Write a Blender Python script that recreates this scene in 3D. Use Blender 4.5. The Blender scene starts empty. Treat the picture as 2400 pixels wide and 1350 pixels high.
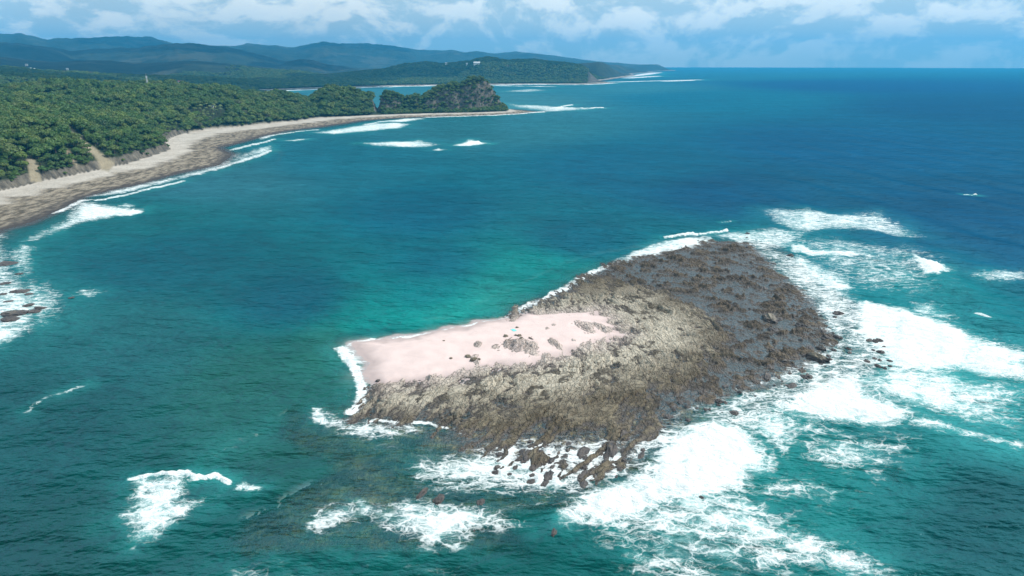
import bpy, bmesh, math, random
import numpy as np

# ------------------------------------------------------------------ camera, sky, sun, exposure
scene = bpy.context.scene
C = scene.collection
CAM_H, PITCH, FPX = 100.0, math.radians(18.24), 1600.0      # drone height, tilt below the horizon, focal length in photo pixels

cam_d = bpy.data.cameras.new('camera')
cam_d.sensor_width = 36.0
cam_d.lens = 24.0
cam_d.clip_start = 1.0
cam_d.clip_end = 300000.0
cam = bpy.data.objects.new('camera', cam_d)
C.objects.link(cam)
cam.location = (0, 0, CAM_H)
cam.rotation_euler = (math.radians(90) - PITCH, 0, 0)
scene.camera = cam

SUN_AZ, SUN_EL = math.radians(72), math.radians(46)         # azimuth clockwise from the view direction (+Y)
world = bpy.data.worlds.new('World')
scene.world = world
world.use_nodes = True
sun_d = bpy.data.lights.new('sun', 'SUN')
sun_d.energy = 4.7
sun_d.angle = math.radians(0.6)
sun_d.color = (1.0, 0.95, 0.88)
sun = bpy.data.objects.new('sun', sun_d)
C.objects.link(sun)
sun.rotation_euler = (math.radians(90) - SUN_EL, 0, math.radians(180) - SUN_AZ)

scene.view_settings.view_transform = 'Standard'
scene.view_settings.look = 'None'
scene.view_settings.exposure = 0.0
scene.view_settings.gamma = 1.0
scene.view_settings.use_curve_mapping = False
scene.render.engine = 'CYCLES'
scene.cycles.use_denoising = True
scene.cycles.max_bounces = 5
scene.cycles.diffuse_bounces = 2
scene.cycles.glossy_bounces = 2
scene.cycles.transmission_bounces = 2
scene.cycles.volume_bounces = 0
scene.cycles.transparent_max_bounces = 8
scene.cycles.caustics_reflective = False
scene.cycles.caustics_refractive = False


# ------------------------------------------------------------------ node helper
class NT:
    def __init__(self, tree):
        self.t = tree
        tree.nodes.clear()

    def n(self, kind, inputs=None, **props):
        nd = self.t.nodes.new(kind)
        for k, v in props.items():
            setattr(nd, k, v)
        for k, v in (inputs or {}).items():
            self.set(nd.inputs[k], v)
        return nd

    def set(self, sock, v):
        if isinstance(v, bpy.types.NodeSocket):
            self.t.links.new(v, sock)
        elif isinstance(v, bpy.types.Node):
            self.t.links.new(v.outputs[0], sock)
        else:
            if isinstance(v, tuple) and sock.type == 'RGBA' and len(v) == 3:
                v = (*v, 1.0)
            sock.default_value = v

    def m(self, op, a, b=0.0, c=0.0, clamp=False):
        nd = self.n('ShaderNodeMath', operation=op, use_clamp=clamp)
        self.set(nd.inputs[0], a)
        self.set(nd.inputs[1], b)
        self.set(nd.inputs[2], c)
        return nd.outputs[0]

    def v(self, op, a, b=(0, 0, 0), scale=None):
        nd = self.n('ShaderNodeVectorMath', operation=op)
        self.set(nd.inputs[0], a)
        self.set(nd.inputs[1], b)
        if scale is not None:
            self.set(nd.inputs['Scale'], scale)
        return nd.outputs[1] if op in ('DOT_PRODUCT', 'LENGTH') else nd.outputs[0]

    def ss(self, x, lo, hi):
        nd = self.n('ShaderNodeMapRange', interpolation_type='SMOOTHSTEP')
        self.set(nd.inputs['Value'], x)
        self.set(nd.inputs['From Min'], lo)
        self.set(nd.inputs['From Max'], hi)
        return nd.outputs[0]

    def mix(self, f, a, b):
        nd = self.n('ShaderNodeMix', data_type='RGBA')
        self.set(nd.inputs[0], f)
        self.set(nd.inputs[6], a)
        self.set(nd.inputs[7], b)
        return nd.outputs[2]

    def noise(self, vec, scale, detail=4.0, rough=0.5, out=0, dist=0.0):
        nd = self.n('ShaderNodeTexNoise')
        self.set(nd.inputs['Vector'], vec)
        self.set(nd.inputs['Scale'], scale)
        self.set(nd.inputs['Detail'], detail)
        self.set(nd.inputs['Roughness'], rough)
        self.set(nd.inputs['Distortion'], dist)
        return nd.outputs[out]

    def attr(self, name, out='Fac'):
        return self.n('ShaderNodeAttribute', attribute_name=name).outputs[out]

    def pos(self):
        return self.n('ShaderNodeNewGeometry').outputs['Position']

    def mapping(self, vec, rot=0.0, scale=(1, 1, 1)):
        nd = self.n('ShaderNodeMapping')
        self.set(nd.inputs['Vector'], vec)
        nd.inputs['Rotation'].default_value = (0, 0, rot)
        nd.inputs['Scale'].default_value = scale
        return nd.outputs[0]

    def bump(self, height, strength=0.5, distance=1.0, normal=None):
        nd = self.n('ShaderNodeBump')
        nd.inputs['Strength'].default_value = strength
        nd.inputs['Distance'].default_value = distance
        self.set(nd.inputs['Height'], height)
        if normal is not None:
            self.set(nd.inputs['Normal'], normal)
        return nd.outputs[0]

    def out(self, shader, kind='ShaderNodeOutputMaterial', sock='Surface'):
        o = self.n(kind)
        self.set(o.inputs[sock], shader)


def material(name):
    mt = bpy.data.materials.new(name)
    mt.use_nodes = True
    return mt, NT(mt.node_tree)


# ------------------------------------------------------------------ the sky: Nishita behind broken cumulus
w = NT(world.node_tree)
sky = w.n('ShaderNodeTexSky', sky_type='NISHITA', sun_disc=False, sun_elevation=SUN_EL, sun_rotation=SUN_AZ,
          altitude=0.0, air_density=1.0, dust_density=0.4, ozone_density=2.5)
gen = w.n('ShaderNodeTexCoord').outputs['Generated']
D = w.v('NORMALIZE', gen)
sep = w.n('ShaderNodeSeparateXYZ', {0: D})
dz = w.m('MAXIMUM', sep.outputs[2], 0.0)


def cloud_coord(lift):
    den = w.m('ADD', w.m('ADD', dz, lift), 0.48)
    c = w.n('ShaderNodeCombineXYZ', {0: w.m('DIVIDE', sep.outputs[0], den), 1: w.m('DIVIDE', sep.outputs[1], den), 2: 0.0})
    return c.outputs[0]


def cloud_density(lift):
    p = cloud_coord(lift)
    wv = w.noise(p, 1.7, 2.0, 0.5, out=1)
    p2 = w.v('ADD', p, w.v('SCALE', w.v('SUBTRACT', wv, (0.5, 0.5, 0.5)), scale=0.35))
    big = w.noise(p2, 2.1, 2.0, 0.5)
    fine = w.noise(p2, 7.0, 9.0, 0.6)
    return w.m('ADD', w.m('MULTIPLY', big, 0.55), w.m('MULTIPLY', fine, 0.62))


d0 = cloud_density(0.0)
d1 = cloud_density(0.018)
cover = w.ss(d0, 0.17, 0.40)
thick = w.ss(d0, 0.52, 0.82)
lit = w.ss(w.m('SUBTRACT', d0, d1), -0.05, 0.07)
grey = (5.6, 7.4, 8.4, 1.0)
white = (11.0, 11.6, 11.4, 1.0)
ccol = w.mix(lit, grey, white)
ccol = w.mix(w.m('MULTIPLY', thick, 0.35), ccol, (6.0, 7.6, 8.4, 1.0))
low = w.ss(dz, 0.0, 0.035)                                     # clouds thin out into blue air at the horizon
cov2 = w.m('MULTIPLY', cover, w.m('ADD', w.m('MULTIPLY', low, 0.38), 0.58))
tint = w.n('ShaderNodeMix', data_type='RGBA', blend_type='MULTIPLY')
tint.inputs[0].default_value = 1.0
w.set(tint.inputs[6], sky.outputs[0])
tint.inputs[7].default_value = (0.62, 0.92, 1.0, 1.0)
final = w.mix(cov2, tint.outputs[2], ccol)
bg = w.n('ShaderNodeBackground', {'Color': final, 'Strength': 0.11})
w.out(bg.outputs[0], 'ShaderNodeOutputWorld')


# ------------------------------------------------------------------ numpy tools
rng = np.random.default_rng(7)
random.seed(7)
_perm = rng.permutation(512).astype(np.int64)
_perm = np.concatenate([_perm, _perm, _perm])
_ga = rng.random(512) * 2 * np.pi
_gx, _gy = np.cos(_ga), np.sin(_ga)


def perlin(x, y, seed=0):
    x = np.asarray(x, float) + seed * 17.31
    y = np.asarray(y, float) - seed * 9.77
    xi, yi = np.floor(x).astype(np.int64), np.floor(y).astype(np.int64)
    xf, yf = x - xi, y - yi
    u = xf * xf * xf * (xf * (xf * 6 - 15) + 10)
    v = yf * yf * yf * (yf * (yf * 6 - 15) + 10)

    def g(ix, iy, fx, fy):
        h = _perm[(_perm[ix & 511] + iy) & 511] & 511
        return _gx[h] * fx + _gy[h] * fy
    a = g(xi, yi, xf, yf)
    b = g(xi + 1, yi, xf - 1, yf)
    c = g(xi, yi + 1, xf, yf - 1)
    d = g(xi + 1, yi + 1, xf - 1, yf - 1)
    return ((a + (b - a) * u) + ((c + (d - c) * u) - (a + (b - a) * u)) * v) * 1.4


def fbm(x, y, octaves=4, gain=0.5, seed=0):
    s, a, n = 0.0, 1.0, 0.0
    for k in range(octaves):
        s = s + a * perlin(x * 2 ** k, y * 2 ** k, seed + k * 3)
        n += a
        a *= gain
    return s / n


def ridged(x, y, octaves=3, gain=0.5, seed=0):
    s, a, n = 0.0, 1.0, 0.0
    for k in range(octaves):
        s = s + a * (1 - 2 * np.abs(perlin(x * 2 ** k, y * 2 ** k, seed + k * 5)))
        n += a
        a *= gain
    return s / n


def sstep(x, lo, hi):
    t = np.clip((x - lo) / (hi - lo), 0, 1)
    return t * t * (3 - 2 * t)


def sdf(x, y, poly, closed=True):
    """signed distance to a polygon (positive inside) or plain distance to a polyline"""
    P = np.asarray(poly, float)
    n = len(P)
    d2 = np.full(np.shape(x), 1e18)
    ins = np.zeros(np.shape(x), bool)
    for i in range(n if closed else n - 1):
        ax, ay = P[i]
        bx, by = P[(i + 1) % n]
        ex, ey = bx - ax, by - ay
        L = ex * ex + ey * ey + 1e-12
        t = np.clip(((x - ax) * ex + (y - ay) * ey) / L, 0, 1)
        d2 = np.minimum(d2, (x - ax - t * ex) ** 2 + (y - ay - t * ey) ** 2)
        if closed:
            if ay != by:
                cr = ((ay > y) != (by > y)) & (x < (bx - ax) * (y - ay) / (by - ay) + ax)
                ins ^= cr
    d = np.sqrt(d2)
    return np.where(ins, d, -d) if closed else d


def ground(px, py, z=0.0):
    """a point of the photograph -> the place on the horizontal plane z"""
    u, v = (px - 1200) / FPX, (py - 675) / FPX
    zc = (CAM_H - z) / (math.sin(PITCH) + v * math.cos(PITCH))
    return (u * zc, zc * (math.cos(PITCH) - v * math.sin(PITCH)))


def gpoly(pts, z=0.0):
    return [ground(p[0], p[1], z) for p in pts]


def at_range(px, r):
    t = math.atan((px - 1200) / FPX / 1.05)
    return (r * math.sin(t), r * math.cos(t))


def project(x, y, z):
    zc = y * math.cos(PITCH) + (CAM_H - z) * math.sin(PITCH)
    v = ((CAM_H - z) * math.cos(PITCH) - y * math.sin(PITCH)) / zc
    return 1200 + FPX * x / zc, 675 + FPX * v


def make_mesh(name, co, faces, mat, smooth=True, kind=None, attrs=None, parent=None, cols=None):
    me = bpy.data.meshes.new(name)
    co = np.asarray(co, np.float32)
    faces = np.asarray(faces, np.int32)
    k = faces.shape[1]
    me.vertices.add(len(co))
    me.vertices.foreach_set('co', co.ravel())
    me.loops.add(faces.size)
    me.loops.foreach_set('vertex_index', faces.ravel())
    me.polygons.add(len(faces))
    me.polygons.foreach_set('loop_start', np.arange(0, faces.size, k, dtype=np.int32))
    me.polygons.foreach_set('loop_total', np.full(len(faces), k, np.int32))
    me.polygons.foreach_set('use_smooth', np.full(len(faces), smooth, bool))
    me.update(calc_edges=True)
    for an, av in (attrs or {}).items():
        a = me.attributes.new(an, 'FLOAT', 'POINT')
        a.data.foreach_set('value', np.asarray(av, np.float32))
    for an, av in (cols or {}).items():
        a = me.attributes.new(an, 'FLOAT_COLOR', 'POINT')
        a.data.foreach_set('color', np.asarray(av, np.float32).ravel())
    if mat:
        me.materials.append(mat)
    o = bpy.data.objects.new(name, me)
    C.objects.link(o)
    if kind:
        o['kind'] = kind
    if parent:
        o.parent = parent
    return o


def grid_faces(ni, nj):
    i, j = np.meshgrid(np.arange(ni - 1), np.arange(nj - 1), indexing='ij')
    a = i * nj + j
    return np.stack([a, a + nj, a + nj + 1, a + 1], -1).reshape(-1, 4)


def compact(co, faces, keep, *arrs):
    faces = faces[keep]
    used = np.unique(faces)
    remap = np.full(len(co), -1)
    remap[used] = np.arange(len(used))
    return co[used], remap[faces], [a[used] for a in arrs]


def tag(o, label, cat, group=None):
    o['label'] = label
    o['category'] = cat
    if group:
        o['group'] = group
    return o


def interp(px, pts):
    p = np.array(pts, float)
    return np.interp(px, p[:, 0], p[:, 1])


# ------------------------------------------------------------------ the reef islet: traced outlines, then heights
SAND = gpoly([(833, 804), (880, 799), (933, 795), (985, 787), (1033, 776), (1085, 767), (1133, 757), (1200, 747), (1233, 737), (1300, 733),
              (1360, 731), (1412, 726), (1402, 738), (1434, 744), (1426, 757), (1462, 767), (1444, 776), (1480, 787), (1438, 796), (1454, 804), (1398, 808), (1402, 815), (1350, 823), (1320, 837),
              (1285, 849), (1230, 858), (1180, 862), (1130, 868), (1100, 877), (1060, 888), (1013, 893), (967, 902), (920, 905), (890, 908),
              (872, 896), (857, 872), (871, 856), (866, 842), (850, 826), (838, 815)])
REEF = gpoly([(1196, 745), (1225, 724), (1275, 703), (1330, 680), (1372, 648), (1420, 626), (1500, 604), (1600, 586), (1668, 566), (1745, 572),
              (1775, 602), (1805, 640), (1858, 680), (1900, 722), (1925, 765), (1948, 792), (1915, 822), (1870, 852), (1790, 882),
              (1705, 905), (1600, 945), (1530, 985), (1478, 1040), (1440, 1080), (1395, 1108), (1350, 1092), (1290, 1086), (1240, 1070),
              (1180, 1054), (1110, 1042), (1085, 1020), (1000, 990), (900, 984), (840, 976), (858, 945), (868, 922), (885, 900),
              (1000, 860), (1150, 800)])
POOLS = gpoly([(1390, 645), (1480, 612), (1600, 580), (1740, 565), (1800, 640), (1900, 720), (1950, 800), (1870, 860), (1760, 900), (1640, 930), (1560, 960), (1560, 925), (1650, 880), (1690, 810),
               (1680, 745), (1600, 715), (1540, 680), (1470, 660)])
SHELF = gpoly([(380, 1400), (480, 1230), (600, 1060), (720, 1000), (850, 985), (1100, 1010), (1290, 1060), (1420, 1130), (1330, 1220), (1420, 1290),
               (1400, 1400)])
OUTCROPS = [(1192, 806, 4.0, .9), (1209, 812, 4.6, 1.1), (1243, 814, 4.8, 1.0), (1225, 800, 3.2, .5), (1120, 808, 2.6, .7), (1162, 815, 3.2, .6),
            (1170, 827, 2.0, .4), (1290, 797, 2.2, .7), (1299, 802, 2.4, .7), (1308, 808, 2.0, .5), (1284, 772, 2.8, .5), (1297, 762, 1.8, .5),
            (1350, 758, 4.0, .45), (1368, 764, 5.0, .6), (1382, 770, 4.0, .5), (1396, 757, 2.2, .6), (1408, 763, 2.4, .7), (1420, 770, 2.4, .7),
            (1280, 832, 3.0, .6), (1113, 837, 2.6, .6), (1118, 845, 1.8, .4), (1345, 795, 1.6, .4), (1365, 802, 2.0, .4), (1385, 806, 2.4, .5),
            (890, 902, 2.0, .5), (915, 900, 2.4, .5), (1010, 882, 2.4, .5), (1400, 745, 1.6, .5)]
OUTW = [(*ground(a, b, 1.5), r * 0.62, h * 1.1) for a, b, r, h in OUTCROPS]


def cells(a, b, seed):
    """jittered cells: random value of the nearest cell, offset from its centre along a and b, gap to the second nearest"""
    ia, ib = np.floor(a).astype(np.int64), np.floor(b).astype(np.int64)
    d1 = np.full(a.shape, 9e9)
    d2 = np.full(a.shape, 9e9)
    rv = np.zeros(a.shape)
    oa = np.zeros(a.shape)
    ob = np.zeros(a.shape)
    for i in (-1, 0, 1):
        for j in (-1, 0, 1):
            ca, cb = ia + i, ib + j
            h = _perm[(_perm[(ca + seed * 7) & 511] + cb) & 511] & 511
            h2 = _perm[(h + 131 + seed) & 511] & 511
            h3 = _perm[(h2 + 57) & 511] & 511
            pa, pb = ca + 0.1 + 0.8 * h2 / 511, cb + 0.1 + 0.8 * h3 / 511
            d = (a - pa) ** 2 + (b - pb) ** 2
            nw = d < d1
            d2 = np.where(nw, d1, np.minimum(d2, d))
            rv = np.where(nw, h / 511, rv)
            oa = np.where(nw, a - pa, oa)
            ob = np.where(nw, b - pb, ob)
            d1 = np.where(nw, d, d1)
    return rv, oa, ob, np.sqrt(d2) - np.sqrt(d1)


def strike(x, y):
    """along and across the folded beds; their strike turns from bottom to right of the reef"""
    ang = np.radians(70) + np.radians(52) * sstep(x * 0.55 + (y - 150) * 0.28, -5, 105)
    wx = x - 40 + 2.0 * fbm(x / 10, y / 10, 3, seed=5)
    wy = y - 235 + 2.0 * fbm(x / 10, y / 10, 3, seed=6)
    return wx * np.sin(ang) - wy * np.cos(ang), wx * np.cos(ang) + wy * np.sin(ang)


def beds(x, y):
    """height of tilted, broken slabs and a random tone for each"""
    a, b = strike(x, y)
    r1, oa1, _, g1 = cells(a / 5.0, b / 10.0, 3)
    r2, oa2, _, g2 = cells(a / 1.7, b / 3.4, 8)
    r3, oa3, _, g3 = cells(a / 0.9, b / 1.5, 12)
    h = 0.95 * (r1 - 0.5) + 0.75 * oa1 + 0.55 * (r2 - 0.5) + 0.55 * oa2 + 0.34 * (r3 - 0.5) + 0.26 * oa3
    h = h - 0.5 * (1 - sstep(g1, 0.0, 0.09)) - 0.4 * (1 - sstep(g2, 0.0, 0.16)) - 0.12 * (1 - sstep(g3, 0.0, 0.25))
    return h, 0.45 * r1 + 0.35 * r2 + 0.2 * r3, r1


def sand_sdf(x, y):
    return sdf(x + 3.2 * fbm(x / 11, y / 11, 3, 0.6, seed=25), y + 4.5 * fbm(x / 11, y / 11, 3, 0.6, seed=26), SAND)


def reef_base(x, y):
    wx = x + 5 * fbm(x / 16, y / 16, 3, seed=21)
    wy = y + 5 * fbm(x / 16, y / 16, 3, seed=22)
    s = sdf(wx, wy, REEF)
    h = np.interp(s, [-140, -70, -32, -14, -5, 0, 6, 18, 40, 70], [-12, -8, -4.0, -1.7, -0.45, 0.08, 0.42, 0.72, 1.0, 1.25])
    pl = sstep(sdf(wx, wy, POOLS), -12, 10)
    h = h * (1 - pl) + np.minimum(h, -0.12) * pl
    sh = sstep(sdf(x + 22 * fbm(x / 48, y / 48, 4, 0.6, seed=23), y + 22 * fbm(x / 48, y / 48, 4, 0.6, seed=24), SHELF), -58, 42)
    h = np.maximum(h, -9 + 8.1 * sh)
    e = sstep(sdf(wx, wy, gpoly([(1990, 1090), (2060, 1030), (2150, 1060), (2230, 1170), (2150, 1200), (2050, 1170)])), -28, 16)
    h = np.maximum(h, -9 + 7.0 * e)
    return h, s, pl, sh


def reef_height(x, y):
    h, s, pl, sh = reef_base(x, y)
    bd, tone, r1 = beds(x, y)
    big = fbm(x / 13, y / 13, 3, seed=31)
    clump = sstep(fbm(x / 8.0, y / 6.5, 4, 0.62, seed=37), 0.04, 0.3)
    fine = ridged(x / 1.7, y / 1.7, 2, seed=41)
    act = np.maximum(sstep(s, -22, 3), 0.8 * sh)
    amp = 0.35 + 0.9 * sstep(fbm(x / 16, y / 16, 3, seed=38), -0.35, 0.4)
    gul = np.abs(fbm(x / 34 + 3, y / 34, 3, seed=39))
    h = h - act * 0.7 * (1 - sstep(gul, 0.0, 0.05)) * sstep(s, 4, 14)
    h = h + act * (amp * 1.0 * bd + 0.42 * big + 0.08 * fine + 0.1) + act * pl * (clump * (0.95 + 0.9 * (r1 - 0.3)) - 0.12)
    # pools keep a level floor just under the water
    flat = -0.07 + 0.03 * fine
    low_ = h < flat + 0.25 * pl
    h = np.where(low_, h + (np.minimum(flat, h + 1.0) - h) * pl * act, h)
    # the seaward teeth below: long ribs with water between
    rib = sstep(sdf(x, y, gpoly([(1110, 1015), (1300, 995), (1500, 985), (1570, 950), (1500, 1085), (1400, 1150), (1250, 1140), (1150, 1110)])), -6, 7)
    sa, sb = strike(x, y)
    teeth = 1 - 2.4 * np.abs(perlin(sa / 4.2, sb / 22.0, 47)) - 0.8 * np.abs(perlin(sa / 2.2, sb / 9.0, 48))
    h = h * (1 - 0.35 * rib) + rib * (1.3 * teeth - 0.42)
    st = bd + 0.3
    ss_ = sand_sdf(x, y)
    nearsand = sstep(ss_, -16, -1) * sstep(s, 0, 6)
    h = h * (1 - nearsand) + (0.5 + 0.5 * bd + 0.2 * big) * nearsand
    sandz = sand_height(x, y, ss_)
    under = sstep(ss_ + 4.0 * fbm(x / 4.0, y / 7.0, 4, 0.6, seed=44), 1.5, 5.5)
    h = h * (1 - under) + (sandz - 0.5 + (0.1 + 0.4 * (1 - sstep(ss_, 1, 13))) * st) * under
    for ox, oy, r, k in OUTW:
        m = (np.abs(x - ox) < 3 * r) & (np.abs(y - oy) < 4 * r)
        if m.any():
            q = np.exp(-(((x[m] - ox) / r) ** 2 + ((y[m] - oy) / (1.7 * r)) ** 2))
            h[m] = h[m] + q * k * (0.95 + 0.7 * st[m] + 0.5 * fine[m])
    return h, s, ss_, pl, tone


def sand_height(x, y, s):
    inner = 0.12 + 1.75 * (1 - np.exp(-np.maximum(s, 0) / 9.0)) + 0.16 * fbm(x / 12, y / 12, 2, seed=51) * sstep(s, 0, 8) \
        + 0.03 * fbm(x / 2.0, y / 2.0, 2, seed=52) * sstep(s, 0, 4)
    return np.where(s > 0, inner, np.maximum(np.where(s > -4, 0.12 + s * 0.10, -0.28 + 0.22 * (s + 4)), -9.0))


RX = np.arange(-105, 215, 0.42)
RY = np.arange(100, 425, 0.42)
GX, GY = np.meshgrid(RX, RY, indexing='ij')
jit = 0.12
gx = (GX + rng.uniform(-jit, jit, GX.shape)).ravel()
gy = (GY + rng.uniform(-jit, jit, GY.shape)).ravel()
rh, rs, rss, rpl, rtone = reef_height(gx, gy)
fcs = grid_faces(len(RX), len(RY))
keep = (rh > -3.2)[fcs].any(1)
pale = sstep(rss, -38, -4) * 0.85 + 0.35 * sstep(rs, 12, 45)
pale = np.clip(pale + 0.35 * fbm(gx / 14, gy / 14, 3, seed=61), 0, 1) * (1 - rpl * 0.75)
dust = sstep(rss + 3 * fbm(gx / 6, gy / 6, 3, seed=62), -9, 4)
sa_, sb_ = strike(gx, gy)
co, fc, (pale_k, tone_k, dust_k, sa_k, sb_k, pool_k) = compact(np.stack([gx, gy, rh], 1), fcs, keep, pale, rtone, dust, sa_, sb_, sstep(rpl + 0.5 * sstep(-rs, -16, 0) + 0.4 * fbm(gx / 9, gy / 9, 3, seed=63), 0.25, 0.9))

mt, t = material('reef_rock')
p = t.pos()
z = t.n('ShaderNodeSeparateXYZ', {0: p}).outputs[2]
n1 = t.noise(p, 0.35, 6, 0.6)
n2 = t.noise(p, 2.2, 5, 0.6)
tone = t.m('ADD', t.attr('tone'), t.m('MULTIPLY', t.m('SUBTRACT', n2, 0.5), 0.6))
base = t.mix(t.ss(n1, 0.35, 0.7), (0.125, 0.10, 0.068), (0.22, 0.185, 0.125))
base = t.mix(t.m('MULTIPLY', t.attr('pale'), t.ss(tone, 0.2, 0.5)), base, (0.51, 0.455, 0.365))
base = t.mix(t.m('MULTIPLY', t.m('SUBTRACT', 1.0, t.ss(tone, 0.26, 0.42)), 0.75), base, (0.07, 0.06, 0.048))
zone = t.ss(t.noise(p, 0.045, 5, 0.6), 0.5, 0.62)
base = t.mix(t.m('MULTIPLY', zone, t.m('SUBTRACT', 0.7, t.m('MULTIPLY', t.attr('pale'), 0.5))), base, (0.085, 0.066, 0.04))
base = t.mix(t.m('MULTIPLY', t.attr('dust'), 0.75), base, (0.56, 0.46, 0.43))
base = t.mix(t.m('MULTIPLY', t.attr('pool'), 0.75), base, t.mix(t.ss(tone, 0.45, 0.75), (0.05, 0.042, 0.038), (0.135, 0.105, 0.076)))
zz = t.m('ADD', z, t.m('MULTIPLY', t.m('SUBTRACT', n1, 0.5), 0.9))
wet = t.m('SUBTRACT', 1.0, t.ss(zz, 0.0, 0.6))
base = t.mix(wet, base, t.mix(t.ss(n2, 0.3, 0.7), (0.064, 0.056, 0.052), (0.125, 0.106, 0.094)))
weed = t.m('MULTIPLY', t.ss(t.noise(p, 0.22, 4, 0.6), 0.5, 0.66), t.m('SUBTRACT', 1.0, t.ss(z, -0.5, 0.3)))
base = t.mix(weed, base, (0.15, 0.085, 0.04))
base = t.mix(t.m('MULTIPLY', t.ss(t.noise(p, 0.3, 6, 0.72), 0.47, 0.58), t.m('SUBTRACT', 1.0, t.ss(z, -0.7, -0.1))), base, (0.24, 0.19, 0.10))
base = t.mix(t.m('MULTIPLY', t.ss(t.noise(p, 0.17, 6, 0.7), 0.52, 0.6), t.m('SUBTRACT', 1.0, t.ss(z, -0.7, -0.2))), base, (0.03, 0.022, 0.016))
rough = t.m('SUBTRACT', 0.9, t.m('MULTIPLY', wet, 0.35))
bc = t.n('ShaderNodeCombineXYZ', {0: t.m('MULTIPLY', t.attr('across'), 1.0), 1: t.m('MULTIPLY', t.attr('along'), 0.42), 2: 0.0}).outputs[0]
bc = t.v('ADD', bc, t.v('SCALE', t.v('SUBTRACT', t.noise(p, 0.9, 3, 0.6, out=1), (0.5, 0.5, 0.5)), scale=0.9))
ck = t.n('ShaderNodeTexVoronoi', {'Vector': bc, 'Scale': 0.8}, feature='DISTANCE_TO_EDGE').outputs['Distance']
ck2 = t.n('ShaderNodeTexVoronoi', {'Vector': bc, 'Scale': 2.1}, feature='F1').outputs['Distance']
rel = t.m('ADD', t.m('MULTIPLY', t.ss(ck, 0.0, 0.14), 0.8), t.m('MULTIPLY', t.noise(p, 1.5, 8, 0.68), 0.7))
rel = t.m('SUBTRACT', rel, t.m('MULTIPLY', ck2, 0.4))
rnrm = t.bump(rel, 1.0, 0.75)
bs = t.n('ShaderNodeBsdfPrincipled', {'Base Color': base, 'Roughness': rough, 'Normal': rnrm})
bs.inputs['Specular IOR Level'].default_value = 0.35
t.out(bs.outputs[0])
reef = make_mesh('reef', co, fc, mt, kind='structure', attrs={'pale': pale_k, 'tone': tone_k, 'dust': dust_k, 'pool': pool_k, 'across': sa_k, 'along': sb_k})
reef['label'] = 'brown and grey folded rock reef around the sand bar'

# sand
m_ = rss > -45
keep = m_[fcs].all(1)
sz = sand_height(gx, gy, rss)
keep &= ((sz > rh - 0.4) | (rss > -3))[fcs].any(1)
co, fc, (sk,) = compact(np.stack([gx, gy, sz], 1), fcs, keep, rss)
mt, t = material('pale_sand')
p = t.pos()
z = t.n('ShaderNodeSeparateXYZ', {0: p}).outputs[2]
n1 = t.noise(p, 0.16, 5, 0.55)
base = t.mix(t.ss(n1, 0.3, 0.7), (0.645, 0.51, 0.48), (0.565, 0.445, 0.42))
base = t.mix(t.m('MULTIPLY', t.ss(t.noise(p, 0.9, 4, 0.7), 0.62, 0.75), 0.35), base, (0.42, 0.35, 0.33))
wetz = t.m('ADD', z, t.m('MULTIPLY', t.m('SUBTRACT', n1, 0.5), 0.5))
base = t.mix(t.m('SUBTRACT', 1.0, t.ss(wetz, 0.1, 1.05)), base, (0.40, 0.315, 0.30))
bs = t.n('ShaderNodeBsdfPrincipled', {'Base Color': base, 'Roughness': 0.9, 'Normal': t.bump(t.noise(p, 2.0, 6, 0.6), 0.5, 0.15)})
t.out(bs.outputs[0])
sand = make_mesh('sand_bar', co, fc, mt, kind='structure')
sand['label'] = 'pale pink sand bar on the reef'

# ------------------------------------------------------------------ the mainland: coast line, hills, headland, far land
WATERLINE_PX = [(-260, 660), (-120, 600), (0, 541), (60, 526), (150, 488), (195, 462), (260, 446), (330, 431), (400, 411), (450, 400), (520, 386),
                (545, 362), (515, 346), (560, 335), (620, 318), (680, 306), (745, 299), (800, 291), (850, 283), (900, 279), (960, 275.5),
                (1060, 272.5), (1150, 269.5), (1220, 266), (1262, 261.5)]
VEG_PX = [(-260, 520), (-120, 480), (0, 450), (40, 441), (85, 428), (130, 421), (190, 408), (265, 392), (300, 385), (365, 363), (402, 352),
          (388, 333), (412, 319), (450, 312), (500, 304), (560, 299), (620, 292), (700, 284), (760, 276), (830, 273), (870, 270), (920, 268.5),
          (1000, 266), (1100, 264), (1192, 261)]
BACK = [at_range(1200, 1592), at_range(1120, 1640), at_range(1000, 1632), at_range(930, 1618), at_range(880, 1605), at_range(840, 1675),
        at_range(760, 1810), at_range(660, 2300), at_range(610, 2900)]
FAR_PX = [(642, 212), (740, 208), (860, 204), (960, 201.5), (1100, 199), (1250, 197.5), (1370, 197.5), (1432, 194), (1405, 190), (1450, 183), (1490, 176.5),
          (1482, 173), (1535, 170), (1520, 168.3), (1585, 165.2)]
FARC = [at_range(1500, 26000), at_range(600, 30000), at_range(-700, 30000), (-26000, 9000), (-2600, 900)]
FAR_G = gpoly(FAR_PX)
WATERLINE = gpoly(WATERLINE_PX) + BACK + FAR_G + FARC
VEG_HEAD = [at_range(1188, 1560), at_range(1120, 1612), at_range(1000, 1610), at_range(930, 1594), at_range(880, 1578), at_range(836, 1650),
            at_range(750, 1810), at_range(640, 2310), at_range(590, 2920)]
VEG = gpoly(VEG_PX, 3.0) + VEG_HEAD + [(a * 1.012 - 25, b * 1.012) for a, b in FAR_G] + FARC

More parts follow.
